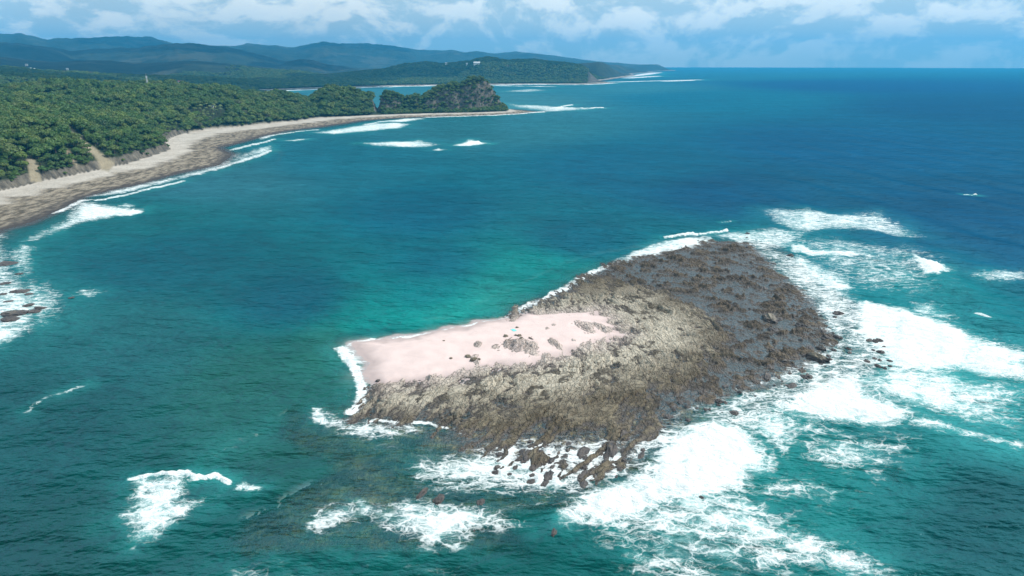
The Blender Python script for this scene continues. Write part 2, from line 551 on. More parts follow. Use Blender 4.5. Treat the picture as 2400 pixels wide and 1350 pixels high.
# skylines read from the photograph, each given its own distance (pixel x -> pixel y)
RIDGES = [
    (11500, 3600, 3500, [(-600, 84), (-200, 80), (0, 83), (60, 84), (130, 93), (180, 93), (240, 91), (310, 86), (370, 88), (420, 103), (480, 111),
                         (555, 109), (590, 102), (620, 107), (650, 107), (700, 112), (740, 103), (765, 100), (800, 104), (870, 103), (930, 108),
                         (985, 119), (1050, 118), (1085, 124), (1120, 123), (1165, 126), (1205, 122), (1245, 125), (1300, 131), (1360, 140),
                         (1420, 146), (1500, 152), (1560, 154), (1640, 158), (1700, 160)]),
    (7900, 2300, 2000, [(-600, 100), (-100, 92), (0, 101), (60, 104), (115, 112), (170, 121), (230, 116), (330, 113), (425, 103), (470, 106), (540, 112),
                        (600, 124), (650, 139), (700, 150), (760, 159), (860, 170), (1000, 190)]),
    (6400, 800, 1000, [(560, 178), (640, 157), (680, 142), (705, 137), (735, 140), (775, 151), (840, 160), (900, 168), (1000, 178)]),
    (5200, 1300, 1500, [(-600, 135), (-100, 122), (0, 131), (60, 140), (140, 143), (200, 139), (260, 141), (330, 146), (400, 144), (470, 141), (530, 148), (620, 156),
                        (700, 163), (780, 175), (900, 185)]),
    (3300, 700, 900, [(-600, 160), (-100, 152), (0, 157), (60, 162), (120, 168), (190, 170), (260, 175), (330, 178), (420, 180), (520, 184), (600, 192),
                      (650, 204), (700, 212)]),
    (2300, 420, 420, [(-600, 170), (-100, 168), (0, 174), (60, 176), (120, 178), (180, 187), (215, 195), (300, 205), (400, 207), (500, 212), (600, 222)]),
    # the far wooded peninsula and the points behind it
    (4150, 480, 800, [(640, 205), (700, 182), (780, 176), (850, 169), (900, 164), (950, 152), (1000, 146), (1030, 152), (1060, 150), (1100, 146), (1120, 139),
                      (1145, 135), (1165, 138), (1190, 144), (1225, 141), (1260, 143), (1300, 146), (1340, 151), (1370, 155), (1394, 161), (1408, 170), (1422, 184), (1430, 194)]),
    (5400, 600, 800, [(1250, 170), (1330, 150), (1370, 147), (1400, 144), (1430, 147), (1460, 150), (1490, 158), (1497, 172)]),
    (7400, 900, 1000, [(1380, 160), (1430, 152), (1480, 153), (1510, 151), (1528, 156), (1536, 166)]),
    (10500, 1300, 1500, [(1430, 158), (1500, 152), (1540, 151), (1580, 155), (1586, 160)]),
]


def elev_z(py, r, px):
    """height of a point seen at pixel row py at ground range r"""
    return CAM_H + r * np.tan(np.arctan((675 - py) / FPX) - PITCH) * np.cos(np.arctan((px - 1200) / FPX / 1.05))


HEADSKY = [(700, 225), (735, 216), (790, 208), (830, 213), (856, 222), (872, 236), (880, 246), (886, 234), (905, 227), (925, 233), (945, 241), (960, 240),
           (970, 234), (985, 242), (1000, 230), (1030, 217), (1055, 210), (1080, 211), (1096, 200), (1120, 194), (1143, 197), (1156, 206), (1163, 217),
           (1180, 238), (1193, 254), (1200, 259)]
HEADG = gpoly([(840, 271), (870, 269.5), (920, 268.5), (1000, 266), (1100, 264), (1196, 260.5)]) + VEG_HEAD[:6]


def land_height(x, y):
    r = np.hypot(x, y)
    pxh = 1200 + FPX * 1.05 * np.tan(np.arctan2(x, y))
    k = np.clip(r / 700, 0.6, 6)
    jx = x + 6 * k * fbm(x / (40 * k), y / (40 * k), 3, seed=71)
    jy = y + 6 * k * fbm(x / (40 * k), y / (40 * k), 3, seed=72)
    dw = sdf(jx * 0.6 + x * 0.4, jy * 0.6 + y * 0.4, WATERLINE)
    dv = sdf(jx * 0.5 + x * 0.5, jy * 0.5 + y * 0.5, VEG)
    beach = np.where(dw > 0, 3.2 * dw / (dw + np.maximum(-dv, 0) + 1e-3), np.maximum(dw * 0.05, -9))
    beach = np.where(dv > 0, 3.2, beach)
    inl = np.maximum(dv, 0)
    near = 1 - sstep(r, 1480, 1750)
    west = 1 - sstep(pxh, 640, 880)
    spur = fbm(x / 150, y / 150, 4, seed=75)
    cliff = 3 * sstep(inl, 0, 6) * (1 - sstep(pxh, 380, 430)) + 2.5 * sstep(inl, 0, 6)
    hill = (41 + 3 * (1 - sstep(pxh, 150, 520)) - 10 * sstep(pxh, 470, 640) + 22 * spur) * (1 - np.exp(-inl / 105)) + cliff
    hill = hill + (8 * ridged(x / 130, y / 130, 3, seed=76) + 5 * fbm(x / 60, y / 60, 3, seed=78)) * sstep(inl, 12, 80)
    hill = hill * west * near
    low = 12 * sstep(inl, 0, 300) + 6 * fbm(x / 300, y / 300, 3, seed=77) * sstep(inl, 50, 400)
    h = np.maximum(hill, low)
    # knoll and headland
    hz = np.maximum(elev_z(interp(pxh, HEADSKY), 1545.0, pxh) + 5, 0)
    hd = sdf(jx * 0.3 + x * 0.7, jy * 0.3 + y * 0.7, HEADG)
    hm = np.where(pxh < 880, sstep(inl, 0, 90) * (1 - sstep(r, 1560, 1710)), 0)
    cl = fbm(x / 14, y / 40, 3, seed=79)
    crest = sstep(hd + 7 * cl, -2, 40)
    crest = crest ** 0.8
    hd_h = np.where((pxh > 850) & (hd > -6), hz * crest * (1 + 0.16 * fbm(x / 22, y / 22, 3, seed=87)), 0)
    kn = np.where((pxh > 690) & (pxh <= 885), np.maximum(hz - 11, 0) * hm * sstep(pxh, 690, 760) * (0.96 + 0.22 * fbm(x / 45, y / 45, 3, seed=88)), 0)
    h = np.maximum(h, np.maximum(hd_h, kn))
    h = h * (1 - 0.8 * np.exp(-((pxh - 879) / 9.0) ** 2) * (r < 1800))
    # ridges of the hinterland
    rug = fbm(x / 900, y / 900, 5, seed=81)
    rug2 = ridged(x / 1600 + 3, y / 1600, 4, seed=82)
    for rk, wf, wb, sk in RIDGES:
        zk = (elev_z(interp(pxh, sk), rk, pxh) - (7 if rk < 7000 else 0)) * (1 + 0.085 * fbm(pxh / 46, pxh * 0 + rk / 555, 5, 0.62, seed=84))
        rr = rk * (1 + 0.05 * fbm(pxh / 160, pxh * 0 + rk / 777, 2, seed=83))
        prof = np.where(r < rr, sstep(r, rr - wf, rr), 1 - sstep(r, rr, rr + wb))
        body = prof * np.maximum(zk, 0)
        rough_ = np.clip(zk, 0, 600) * 0.5 * (0.5 * rug + 0.5 * rug2) * (prof * (1 - prof) * 4)
        sea_ = sstep(inl, 0, 120 if rk < 6000 else 260)
        h = np.maximum(h, (body + rough_) * sea_)
    h = h + 2.5 * fbm(x / 30, y / 30, 3, seed=85) * sstep(inl, 4, 40)
    z = np.where(dv > 0, beach + h, beach)
    z = z + 0.22 * fbm(x / 9, y / 9, 3, seed=86) * sstep(dw, 0, 12) * (r < 2200)
    return z, dw, dv, r, pxh


th = np.arange(math.radians(-47), math.radians(14.8), 0.0022)
rr_ = np.exp(np.arange(math.log(400), math.log(15500), 0.0046))
TH, RR = np.meshgrid(th, rr_, indexing='ij')
lx, ly = (RR * np.sin(TH)).ravel(), (RR * np.cos(TH)).ravel()
lz, ldw, ldv, lr, lpx = land_height(lx, ly)
SCARS = [[(140, 278), (158, 290), (185, 315), (215, 342), (245, 362), (268, 385), (255, 402), (238, 400), (222, 368), (190, 340), (160, 310)],
         [(60, 360), (74, 364), (92, 390), (98, 425), (72, 428), (66, 395)],
         [(150, 345), (165, 355), (185, 390), (178, 392), (160, 368)]]
lppx, lppy = project(lx, ly, lz)
lscar = np.zeros(len(lx))
for s_ in SCARS:
    lscar = np.maximum(lscar, sstep(sdf(lppx + 4 * fbm(lx / 9, ly / 9, 2, seed=91), lppy + 4 * fbm(lx / 9, ly / 9, 2, seed=92), s_), -3, 4))
lscar *= (lr < 1000)
LZ = lz.reshape(TH.shape)
dzr = np.gradient(LZ, axis=1) / np.gradient(RR, axis=1)
dzt = np.gradient(LZ, axis=0) / (RR * 0.0022)
lslope = np.hypot(dzr, dzt).ravel()
tbeach = np.clip(ldw / (ldw + np.maximum(-ldv, 0) + 1e-3), 0, 1)
lsand = sstep(tbeach + 0.25 * fbm(lx / 40, ly / 18, 4, seed=95), 0.52, 0.72) * (ldv < 4)
lrock = sstep(lslope + 0.3 * fbm(lx / 12, ly / 12, 3, seed=96), 0.85, 1.15) * (lr < 2000)
lrock = np.maximum(lrock, ((ldv > 0) & (ldv < 5 + 6 * fbm(lx / 14, ly / 14, 2, seed=97)) & (lpx < 420)).astype(float))
lrock = np.maximum(lrock, sstep(lpx + 14 * fbm(lx / 60, ly / 60, 3, seed=98), 1372, 1384) * ((lr > 3300) & (lr < 4300) & (lz > 5)))
lfor = sstep(ldv, 0, 6)
fcs = grid_faces(len(th), len(rr_))
keep = (lz > -2.5)[fcs].any(1)
nearf = (lr < 2150)[fcs].all(1)

mt, t = material('coast_ground')
p = t.pos()
n1 = t.noise(p, 0.06, 6, 0.6)
n2 = t.noise(t.mapping(p, 0.5, (1, 0.35, 1)), 0.22, 10, 0.72)
n3 = t.noise(p, 0.0022, 9, 0.66)
z = t.n('ShaderNodeSeparateXYZ', {0: p}).outputs[2]
shelf = t.mix(t.ss(n2, 0.40, 0.60), (0.085, 0.070, 0.052), (0.30, 0.255, 0.195))
shelf = t.mix(t.m('SUBTRACT', 1.0, t.ss(t.m('ADD', z, n2), 0.55, 1.2)), shelf, (0.06, 0.052, 0.048))
sandc = t.mix(t.ss(n1, 0.3, 0.7), (0.50, 0.455, 0.40), (0.40, 0.36, 0.31))
ground_c = t.mix(t.attr('sand'), shelf, sandc)
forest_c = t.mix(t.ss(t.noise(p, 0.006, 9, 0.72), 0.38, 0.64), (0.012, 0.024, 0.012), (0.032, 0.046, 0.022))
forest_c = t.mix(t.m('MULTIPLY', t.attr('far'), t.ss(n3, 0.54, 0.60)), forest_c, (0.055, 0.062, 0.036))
base = t.mix(t.attr('forest'), ground_c, forest_c)
cliff_c = t.mix(t.ss(t.noise(t.mapping(p, 0.2, (1, 1, 0.25)), 0.22, 7, 0.65), 0.35, 0.65), (0.062, 0.058, 0.05), (0.165, 0.148, 0.12))
base = t.mix(t.attr('rock'), base, cliff_c)
base = t.mix(t.attr('scar'), base, t.mix(t.ss(n2, 0.3, 0.7), (0.33, 0.285, 0.20), (0.24, 0.205, 0.145)))
hb = t.m('ADD', t.m('MULTIPLY', t.noise(p, 0.25, 6, 0.65), 3.0), t.m('MULTIPLY', t.m('MULTIPLY', t.noise(p, 0.035, 7, 0.7), 22.0), t.attr('far')))
bs = t.n('ShaderNodeBsdfPrincipled', {'Base Color': base, 'Roughness': 0.95, 'Normal': t.bump(hb, 0.8, 1.0)})
bs.inputs['Specular IOR Level'].default_value = 0.15
t.out(bs.outputs[0])
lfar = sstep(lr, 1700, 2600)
allv = np.stack([lx, ly, lz], 1)
for nm, kk, lb in (('coast', keep & nearf, 'wooded coast with beach, cliffs and headland'), ('far_hills', keep & ~nearf, 'wooded hills and mountains behind the bay')):
    co, fc, at = compact(allv, fcs, kk, lsand, lfor, lrock, lscar, lfar)
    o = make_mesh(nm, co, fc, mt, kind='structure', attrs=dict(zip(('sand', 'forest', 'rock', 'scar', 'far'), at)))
    o['label'] = lb

# ------------------------------------------------------------------ the sea
sth = np.arange(math.radians(-50), math.radians(50), 0.0036)
sr = np.concatenate([np.exp(np.arange(math.log(92), math.log(700), 0.0030)), np.exp(np.arange(math.log(700), math.log(6000), 0.006)),
                     np.exp(np.linspace(math.log(6000), math.log(18000), 50))])
TH, SR = np.meshgrid(sth, sr, indexing='ij')
sx, sy, srr = (SR * np.sin(TH)).ravel(), (SR * np.cos(TH)).ravel(), SR.ravel()
k = np.clip(srr / 260, 0.6, 8)
wx = sx + k * (2.6 * fbm(sx / (9 * k), sy / (9 * k), 4, 0.6, seed=101) + 1.2 * fbm(sx / (2.6 * k), sy / (2.6 * k), 2, seed=103))
wy = sy + k * (2.6 * fbm(sx / (9 * k), sy / (9 * k), 4, 0.6, seed=102) + 1.2 * fbm(sx / (2.6 * k), sy / (2.6 * k), 2, seed=104))

# white water traced from the photograph: p = patch (points, strength, soft edge in m), l = line (points, strength, width in m)
FOAM = [
    ('p', [(1302, 1208), (1330, 1185), (1380, 1150), (1440, 1130), (1500, 1100), (1520, 1075), (1560, 1020), (1600, 1000), (1640, 990), (1690, 988), (1740, 1000),
           (1790, 1040), (1815, 1085), (1810, 1110), (1760, 1115), (1760, 1140), (1700, 1165), (1600, 1180), (1560, 1200), (1530, 1225), (1480, 1235), (1420, 1238),
           (1350, 1235), (1315, 1230)], 1.12, 3.2),
    ('p', [(1440, 1060), (1520, 1010), (1580, 985), (1640, 975), (1600, 1020), (1540, 1080), (1480, 1120), (1420, 1130)], 0.7, 3),
    ('p', [(1400, 1236), (1560, 1200), (1640, 1165), (1760, 1180), (1850, 1235), (1950, 1265), (2050, 1305), (2110, 1360), (2000, 1370), (1900, 1310), (1780, 1275),
           (1650, 1250), (1560, 1255), (1480, 1260)], 0.78, 3.5),
    ('p', [(1400, 1240), (1480, 1262), (1580, 1290), (1700, 1330), (1760, 1380), (1480, 1380), (1450, 1300)], 0.68, 4),
    ('p', [(1640, 1165), (1760, 1110), (1850, 1100), (1960, 1120), (2060, 1150), (2000, 1200), (1900, 1190), (1780, 1190)], 0.52, 6),
    ('p', [(1795, 962), (1850, 935), (1900, 905), (1950, 885), (1990, 880), (2020, 900), (2060, 930), (2110, 950), (2150, 965), (2110, 990), (2050, 1000), (2000, 985),
           (1950, 990), (1900, 975), (1850, 970)], 1.1, 3.6),
    ('p', [(1640, 975), (1730, 960), (1800, 960), (1880, 975), (1960, 990), (2040, 1000), (2000, 1030), (1900, 1040), (1800, 1040), (1740, 1005)], 0.5, 5),
    ('p', [(2090, 955), (2200, 980), (2300, 1008), (2420, 1040), (2420, 1060), (2250, 1025), (2130, 1002)], 0.62, 3),
    ('p', [(1990, 725), (2015, 707), (2060, 715), (2130, 730), (2200, 745), (2280, 782), (2350, 812), (2420, 835), (2420, 900), (2320, 885), (2250, 865), (2170, 870),
           (2100, 865), (2050, 840), (2030, 800), (1985, 780), (1980, 765), (2000, 750)], 0.86, 3),
    ('p', [(1990, 725), (2015, 708), (2080, 722), (2160, 745), (2120, 770), (2060, 775), (2110, 830), (2060, 840), (2030, 800), (1985, 778), (2000, 750)], 1.1, 3),
    ('p', [(2100, 870), (2250, 866), (2420, 900), (2420, 1030), (2300, 1005), (2150, 960), (2050, 925), (2020, 890)], 0.5, 6),
    ('p', [(1775, 490), (1800, 485), (1880, 487), (1960, 500), (2060, 490), (2100, 510), (2150, 538), (2175, 555), (2120, 560), (2050, 547), (1960, 538), (1900, 548),
           (1850, 542), (1800, 525)], 0.56, 5),
    ('p', [(1650, 550), (1720, 540), (1800, 530), (1900, 542), (1890, 575), (1840, 590), (1770, 592), (1710, 572)], 0.58, 5),
    ('l', [(1560, 556), (1620, 549), (1700, 543)], 0.95, 2.0),
    ('p', [(1843, 560), (1870, 570), (1910, 585), (1990, 588), (2045, 597), (1990, 601), (1900, 599), (1855, 588)], 0.98, 3),
    ('p', [(1898, 635), (1930, 648), (1960, 660), (2005, 675), (1965, 683), (1920, 670)], 0.98, 2.5),
    ('p', [(1873, 610), (1920, 625), (2000, 648), (2010, 655), (1920, 638)], 0.75, 3),
    ('p', [(2127, 597), (2155, 605), (2220, 620), (2232, 633), (2200, 649), (2165, 645), (2145, 625)], 1.05, 2.5),
    ('p', [(2250, 640), (2330, 627), (2430, 630), (2430, 665), (2330, 662), (2280, 650)], 0.58, 4),
    ('p', [(1700, 565), (1790, 590), (1840, 640), (1920, 700), (1990, 780), (1990, 850), (1920, 900), (1780, 920), (1660, 960), (1560, 1005), (1500, 1060), (1460, 1040),
           (1540, 980), (1620, 935), (1720, 900), (1850, 850), (1920, 800), (1895, 720), (1850, 680), (1780, 620)], 0.55, 4),
    ('p', [(1810, 645), (1880, 650), (1960, 690), (1985, 735), (1940, 740), (1880, 700)], 0.6, 5),
    ('p', [(1760, 590), (1850, 590), (1950, 610), (2020, 650), (1960, 700), (1860, 650)], 0.4, 6),
    ('p', [(1560, 990), (1640, 955), (1730, 915), (1830, 900), (1900, 895), (1850, 935), (1790, 965), (1700, 965), (1600, 985)], 0.76, 4),
    ('p', [(1418, 624), (1480, 588), (1560, 562), (1650, 550), (1690, 566), (1600, 588), (1500, 605), (1430, 628)], 0.78, 2.5),
    ('l', [(1200, 741), (1228, 722), (1275, 700), (1330, 676), (1372, 645), (1420, 624)], 0.66, 3.2),
    ('l', [(1265, 702), (1300, 688)], 0.95, 2.2),
    ('l', [(833, 803), (880, 799), (933, 795), (985, 787), (1033, 776), (1085, 767), (1133, 757), (1196, 747)], 1.0, 2.4),
    ('p', [(833, 803), (933, 795), (1033, 776), (1000, 772), (930, 784), (850, 795)], 0.42, 1.5),
    ('p', [(795, 830), (808, 803), (835, 800), (830, 815), (850, 832), (868, 850), (852, 872), (868, 900), (862, 935), (838, 962), (812, 962), (838, 925), (842, 880),
           (818, 850)], 0.95, 2.2),
    ('l', [(800, 815), (826, 856), (843, 880), (850, 905), (848, 940), (825, 965)], 1.0, 2.4),
    ('p', [(730, 962), (750, 952), (790, 968), (850, 983), (1000, 991), (1048, 1000), (990, 1015), (930, 1030), (870, 1035), (800, 1022), (740, 998)], 0.66, 2),
    ('p', [(730, 958), (752, 952), (790, 985), (770, 1000), (735, 995)], 0.85, 1.2),
    ('l', [(870, 986), (1000, 991), (1048, 1001)], 0.9, 1.2),
    ('l', [(1070, 1006), (1092, 1016)], 0.8, 1.2),
    *[('l', [(a + 18, b + 6), (c + 20, d)], 0.86, 2.2) for a, b, c, d in ((1240, 1035, 1196, 1112), (1266, 1058, 1244, 1128), (1296, 1080, 1282, 1132), (1182, 1045, 1158, 1108), (1330, 1050, 1318, 1100), (1376, 1062, 1366, 1118), (1428, 1060, 1412, 1112))],
    ('p', [(705, 1248), (740, 1190), (820, 1165), (880, 1185), (930, 1170), (1030, 1175), (1100, 1175), (1200, 1200), (1235, 1232), (1120, 1250), (1080, 1285), (1000, 1292),
           (920, 1252), (860, 1225), (780, 1242), (730, 1262)], 0.86, 3),
    ('p', [(930, 1180), (945, 1170), (1010, 1180), (1060, 1190), (1000, 1200), (945, 1205)], 1.0, 1.5),
    ('p', [(815, 1172), (850, 1164), (885, 1190), (870, 1212), (830, 1205)], 0.95, 1.8),
    ('p', [(706, 1246), (735, 1205), (765, 1200), (740, 1240), (722, 1262)], 0.92, 1.5),
    ('p', [(940, 1120), (990, 1060), (1100, 1050), (1180, 1022), (1290, 1030), (1420, 1010), (1500, 1000), (1500, 1100), (1400, 1150), (1300, 1172), (1150, 1162), (1040, 1165)],
     0.74, 4),
    ('p', [(1180, 1040), (1250, 1050), (1400, 1050), (1420, 1140), (1330, 1130), (1220, 1110)], 0.72, 3),
    ('p', [(1080, 1165), (1250, 1150), (1380, 1160), (1330, 1210), (1200, 1230)], 0.36, 4),
    ('p', [(300, 1130), (330, 1120), (430, 1112), (455, 1130), (430, 1165), (460, 1170), (500, 1165), (470, 1190), (420, 1225), (380, 1258), (310, 1292), (300, 1270),
           (290, 1240), (262, 1222), (285, 1190), (300, 1160)], 0.74, 2.2),
    ('l', [(312, 1127), (370, 1116), (440, 1113), (462, 1124), (500, 1116), (540, 1130)], 1.0, 1.3),
    ('p', [(555, 1146), (572, 1129), (600, 1136), (622, 1142), (592, 1158)], 0.9, 1.0),
    ('p', [(440, 1095), (520, 1040), (640, 985), (660, 990), (600, 1030), (500, 1090)], 0.36, 3),
    ('p', [(500, 1330), (560, 1290), (640, 1300), (760, 1340), (740, 1400), (520, 1400)], 0.36, 4),
    ('l', [(60, 965), (90, 940), (150, 920), (200, 902)], 0.42, 1.5),
    ('p', [(1800, 560), (1900, 545), (2050, 560), (2150, 570), (2250, 600), (2250, 690), (2150, 700), (2000, 690), (1900, 640)], 0.42, 10),
    ('p', [(1900, 690), (2000, 690), (2020, 720), (1990, 770), (1985, 860), (1940, 870), (1930, 800)], 0.66, 5),
    ('p', [(1850, 1000), (2000, 1000), (2150, 1010), (2180, 1060), (2080, 1140), (1980, 1130), (1850, 1080)], 0.5, 6),
    ('p', [(2120, 700), (2200, 700), (2290, 770), (2200, 750), (2100, 725)], 0.45, 4),
    ('p', [(760, 1260), (900, 1240), (1050, 1300), (1200, 1330), (1100, 1400), (900, 1400)], 0.3, 6),
    ('p', [(860, 1000), (960, 1030), (1060, 1060), (960, 1110), (850, 1060)], 0.34, 5),
    ('p', [(1730, 585), (1800, 572), (1900, 600), (1990, 640), (2020, 700), (2150, 715), (2420, 820), (2420, 900), (2300, 890), (2120, 880),
           (2150, 950), (2200, 985), (2100, 1010), (1900, 1010), (1830, 1050), (1820, 1120), (1800, 1150), (1950, 1250), (2120, 1360), (1500, 1380), (1380, 1240), (1300, 1200), (1400, 1140),
           (1500, 1040), (1600, 950), (1800, 890), (1930, 810), (1890, 720), (1780, 620)], 0.57, 7),
    ('p', [(1640, 985), (1800, 960), (1900, 995), (1850, 1080), (1760, 1020)], 0.72, 4),
    ('p', [(1980, 885), (2060, 842), (2250, 870), (2420, 925), (2320, 1000), (2100, 955), (2000, 905)], 0.62, 5),
    ('p', [(1900, 705), (1990, 725), (1985, 860), (1900, 900), (1800, 920), (1850, 870), (1935, 800)], 0.72, 4),
    ('p', [(1780, 600), (1900, 600), (2010, 660), (1990, 710), (1890, 690), (1800, 640)], 0.6, 5),
    # left shore
    ('p', [(55, 567), (90, 545), (140, 520), (163, 492), (175, 473), (220, 475), (270, 482), (335, 491), (320, 499), (270, 507), (200, 522), (130, 546), (90, 563)], 0.82, 5),
    ('p', [(38, 592), (55, 573), (80, 578), (72, 600), (78, 630), (62, 647), (45, 622)], 1.0, 4),
    ('p', [(276, 483), (287, 475), (314, 482), (300, 486)], 0.95, 3), ('p', [(262, 505), (285, 491), (335, 492), (342, 486), (336, 500), (300, 506)], 1.0, 3),
    ('p', [(-80, 560), (0, 548), (45, 600), (70, 650), (105, 665), (165, 692), (150, 722), (100, 772), (0, 812), (-80, 830)], 0.74, 8),
    ('p', [(-60, 770), (20, 760), (90, 755), (60, 785), (0, 808), (-60, 820)], 0.85, 4),
    ('p', [(170, 686), (200, 675), (245, 686), (210, 698)], 0.92, 3),
    ('p', [(-60, 520), (10, 540), (60, 540), (50, 560), (0, 566), (-60, 580)], 0.45, 6),
    ('p', [(190, 463), (260, 445), (330, 432), (420, 412), (420, 420), (330, 445), (250, 458)], 0.82, 5),
    ('p', [(440, 410), (480, 392), (545, 372), (600, 345), (640, 338), (640, 350), (600, 362), (540, 386), (480, 411)], 0.7, 6),
    ('p', [(400, 416), (450, 404), (520, 388), (560, 352), (570, 362), (520, 396), (430, 420)], 0.7, 5),
    ('l', [(225, 470), (330, 448), (432, 424)], 0.66, 4.5), ('l', [(465, 408), (560, 380), (632, 352)], 0.7, 6), ('l', [(545, 352), (600, 336), (645, 326)], 0.7, 6),
    ('l', [(640, 318), (700, 308), (745, 304)], 0.66, 7), ('l', [(120, 500), (160, 486), (196, 470)], 0.8, 4), ('l', [(860, 292), (905, 284), (960, 280)], 0.7, 8),
    ('p', [(600, 322), (640, 312), (640, 320), (605, 328)], 0.85, 5), ('p', [(665, 330), (700, 326), (730, 325), (700, 331)], 0.85, 5),
    ('p', [(730, 311), (800, 300), (880, 289), (930, 287), (965, 291), (940, 300), (860, 309), (780, 315)], 0.72, 8),
    ('p', [(880, 286), (940, 278), (1000, 275), (1000, 279), (950, 286)], 0.75, 8),
    ('p', [(838, 336), (900, 332), (960, 331), (985, 326), (1035, 339), (990, 346), (920, 345)], 0.72, 7),
    ('p', [(1055, 341), (1085, 334), (1100, 325), (1115, 332), (1148, 336), (1100, 342)], 1.1, 5),
    ('p', [(1008, 351), (1028, 347), (1044, 351), (1028, 353)], 1.0, 4),
    ('l', [(1000, 274), (1060, 272.8), (1150, 270), (1220, 266.5), (1262, 262.5)], 1.0, 11),
    ('p', [(1185, 241), (1220, 245), (1290, 248), (1340, 253), (1410, 253), (1370, 258), (1300, 262), (1262, 263), (1240, 257), (1200, 250)], 0.6, 14),
    ('l', [(1305, 253), (1345, 245)], 0.8, 9), ('l', [(1300, 254), (1412, 253)], 1.0, 10),
    ('p', [(1165, 215), (1200, 211), (1250, 208), (1292, 211), (1250, 216)], 0.55, 25), ('l', [(1160, 201), (1300, 203)], 0.9, 22),
    ('l', [(1430, 192.5), (1520, 190), (1640, 187)], 1.15, 36), ('l', [(1560, 190.5), (1620, 188.5)], 1.1, 40),
    ('l', [(1435, 182), (1500, 176), (1540, 170)], 1.0, 80), ('l', [(1470, 183), (1540, 178.5)], 1.0, 60),
    ('l', [(642, 213.5), (740, 209.3), (860, 205)], 0.9, 40), ('l', [(860, 205), (960, 202.3), (1100, 199.8), (1250, 198.3), (1370, 198.5), (1436, 195)], 1.0, 30),
    ('l', [(2260, 455), (2285, 457)], 0.9, 1.6), ('l', [(1690, 520), (1712, 519)], 0.7, 1.2), ('l', [(2300, 742), (2318, 748)], 0.8, 1.6),
]
foam = np.zeros(len(sx))
aer = np.zeros(len(sx))
for kind, pts, val, e in FOAM:
    P = np.array(gpoly(pts))
    mg = e * 9 + 20
    sel = np.where((sx > P[:, 0].min() - mg) & (sx < P[:, 0].max() + mg) & (sy > P[:, 1].min() - mg) & (sy < P[:, 1].max() + mg))[0]
    if len(sel) == 0:
        continue
    if kind == 'p':
        s = sdf(wx[sel], wy[sel], P)
        e = e * 1.7
        f = val * sstep(s, -e * 1.1, e * 1.8)
        a = min(1, val) * sstep(s, -e * 2.2 - 2, e * 2)
    else:
        s = sdf(wx[sel], wy[sel], P, False)
        f = val * (1 - sstep(s, e * 0.25, e * 1.3))
        a = min(1, val) * (1 - sstep(s, e * 0.5, e * 4 + 2)) * 0.8
    foam[sel] = np.maximum(foam[sel], f)
    aer[sel] = np.maximum(aer[sel], a)
bk = sstep(srr, 300, 400) * (sx > 60) * (srr < 700)
foam *= 1 - 0.12 * bk * (foam < 0.9)
rz = sstep(sx + 0.2 * (sy - 200), 20, 50) * (srr < 520)
foam = foam + 0.11 * rz * sstep(foam, 0.2, 0.5)
aer = np.maximum(aer, 0.62 * rz * sstep(foam, 0.1, 0.5))
# surf collects against the rocks of the reef edge
rb, rs2, _, _ = reef_base(sx, sy)
_ss = sand_sdf(sx, sy)
rb = np.maximum(rb, np.where(_ss < 0, np.maximum(-9, np.where(_ss > -4, 0.12 + _ss * 0.1, -0.28 + 0.22 * (_ss + 4))), 1.5))
lzz = np.full(len(sx), -9.0)
sel = np.where((sx < 1500) & (srr > 380) & (srr < 7000) & (sx < 0.28 * sy))[0]
dws = sdf(sx[sel], sy[sel], WATERLINE)
lzz[sel] = np.maximum(dws * 0.05, -9)
bed = np.maximum(np.where(srr < 520, rb, -9), lzz)
depth = np.clip(-bed, 0, 9)
foam *= 0.90 + 0.34 * fbm(sx / (8 * k), sy / (8 * k), 3, seed=111)

# relief of the surface: swell, chop and the raised heads of the breakers
swell_m = 0.35 + 0.65 * sstep(sx - 0.15 * sy, 20, 160)
ph = (sx * 0.985 + sy * 0.17 + 9 * fbm(sx / 90, sy / 90, 2, seed=121)) * 2 * np.pi
swz = swell_m * (0.6 * np.sin(ph / 47) + 0.3 * np.sin(ph / 29 + 1.3)) * (0.6 + 0.6 * fbm(sx / 140, sy / 140, 2, seed=122))
swz += 0.16 * fbm(sx / 11, sy / 7, 3, seed=123) * sstep(depth, 0.6, 4)
CR = gpoly([(2100, 592), (2150, 612), (2210, 642), (2270, 690), (2330, 752), (2400, 815), (2470, 880)])
cd = sdf(wx, wy, CR, False)
swz += 1.3 * np.exp(-(cd / 7.5) ** 2) * (srr < 700)
for pts, hh in (([(1310, 1212), (1390, 1160), (1505, 1110), (1565, 1035), (1640, 1000), (1700, 998)], 1.5), ([(1805, 962), (1900, 915), (1985, 890), (2040, 915)], 1.5),
                ([(1992, 775), (2008, 750), (2000, 728), (2020, 714), (2100, 730)], 1.6), ([(318, 1130), (370, 1119), (440, 1116)], 1.0), ([(2132, 600), (2150, 622), (2170, 642)], 1.4)):
    cd = sdf(wx, wy, gpoly(pts), False)
    swz += hh * np.exp(-(cd / 4.2) ** 2) * (0.75 + 0.6 * fbm(sx / 5, sy / 5, 2, seed=125))
swz *= np.clip(1.2 - srr / 3000, 0, 1)
bore = sstep(foam, 0.72, 1.0)
bz = 1.35 * bore * (0.6 + 0.55 * fbm(sx / 2.4, sy / 2.4, 3, 0.6, seed=131) + 0.3 * fbm(sx / 8, sy / 8, 2, seed=132)) * np.clip(srr / 260, 0.8, 3.0) * sstep(depth, 0.15, 0.9)
bz += 0.22 * sstep(foam, 0.3, 0.7) * fbm(sx / 1.9, sy / 1.9, 2, seed=133) * sstep(depth, 0.1, 0.5)
szz = np.where(srr < 3500, swz * sstep(depth, 0.2, 2.0) + bz, 0.0)

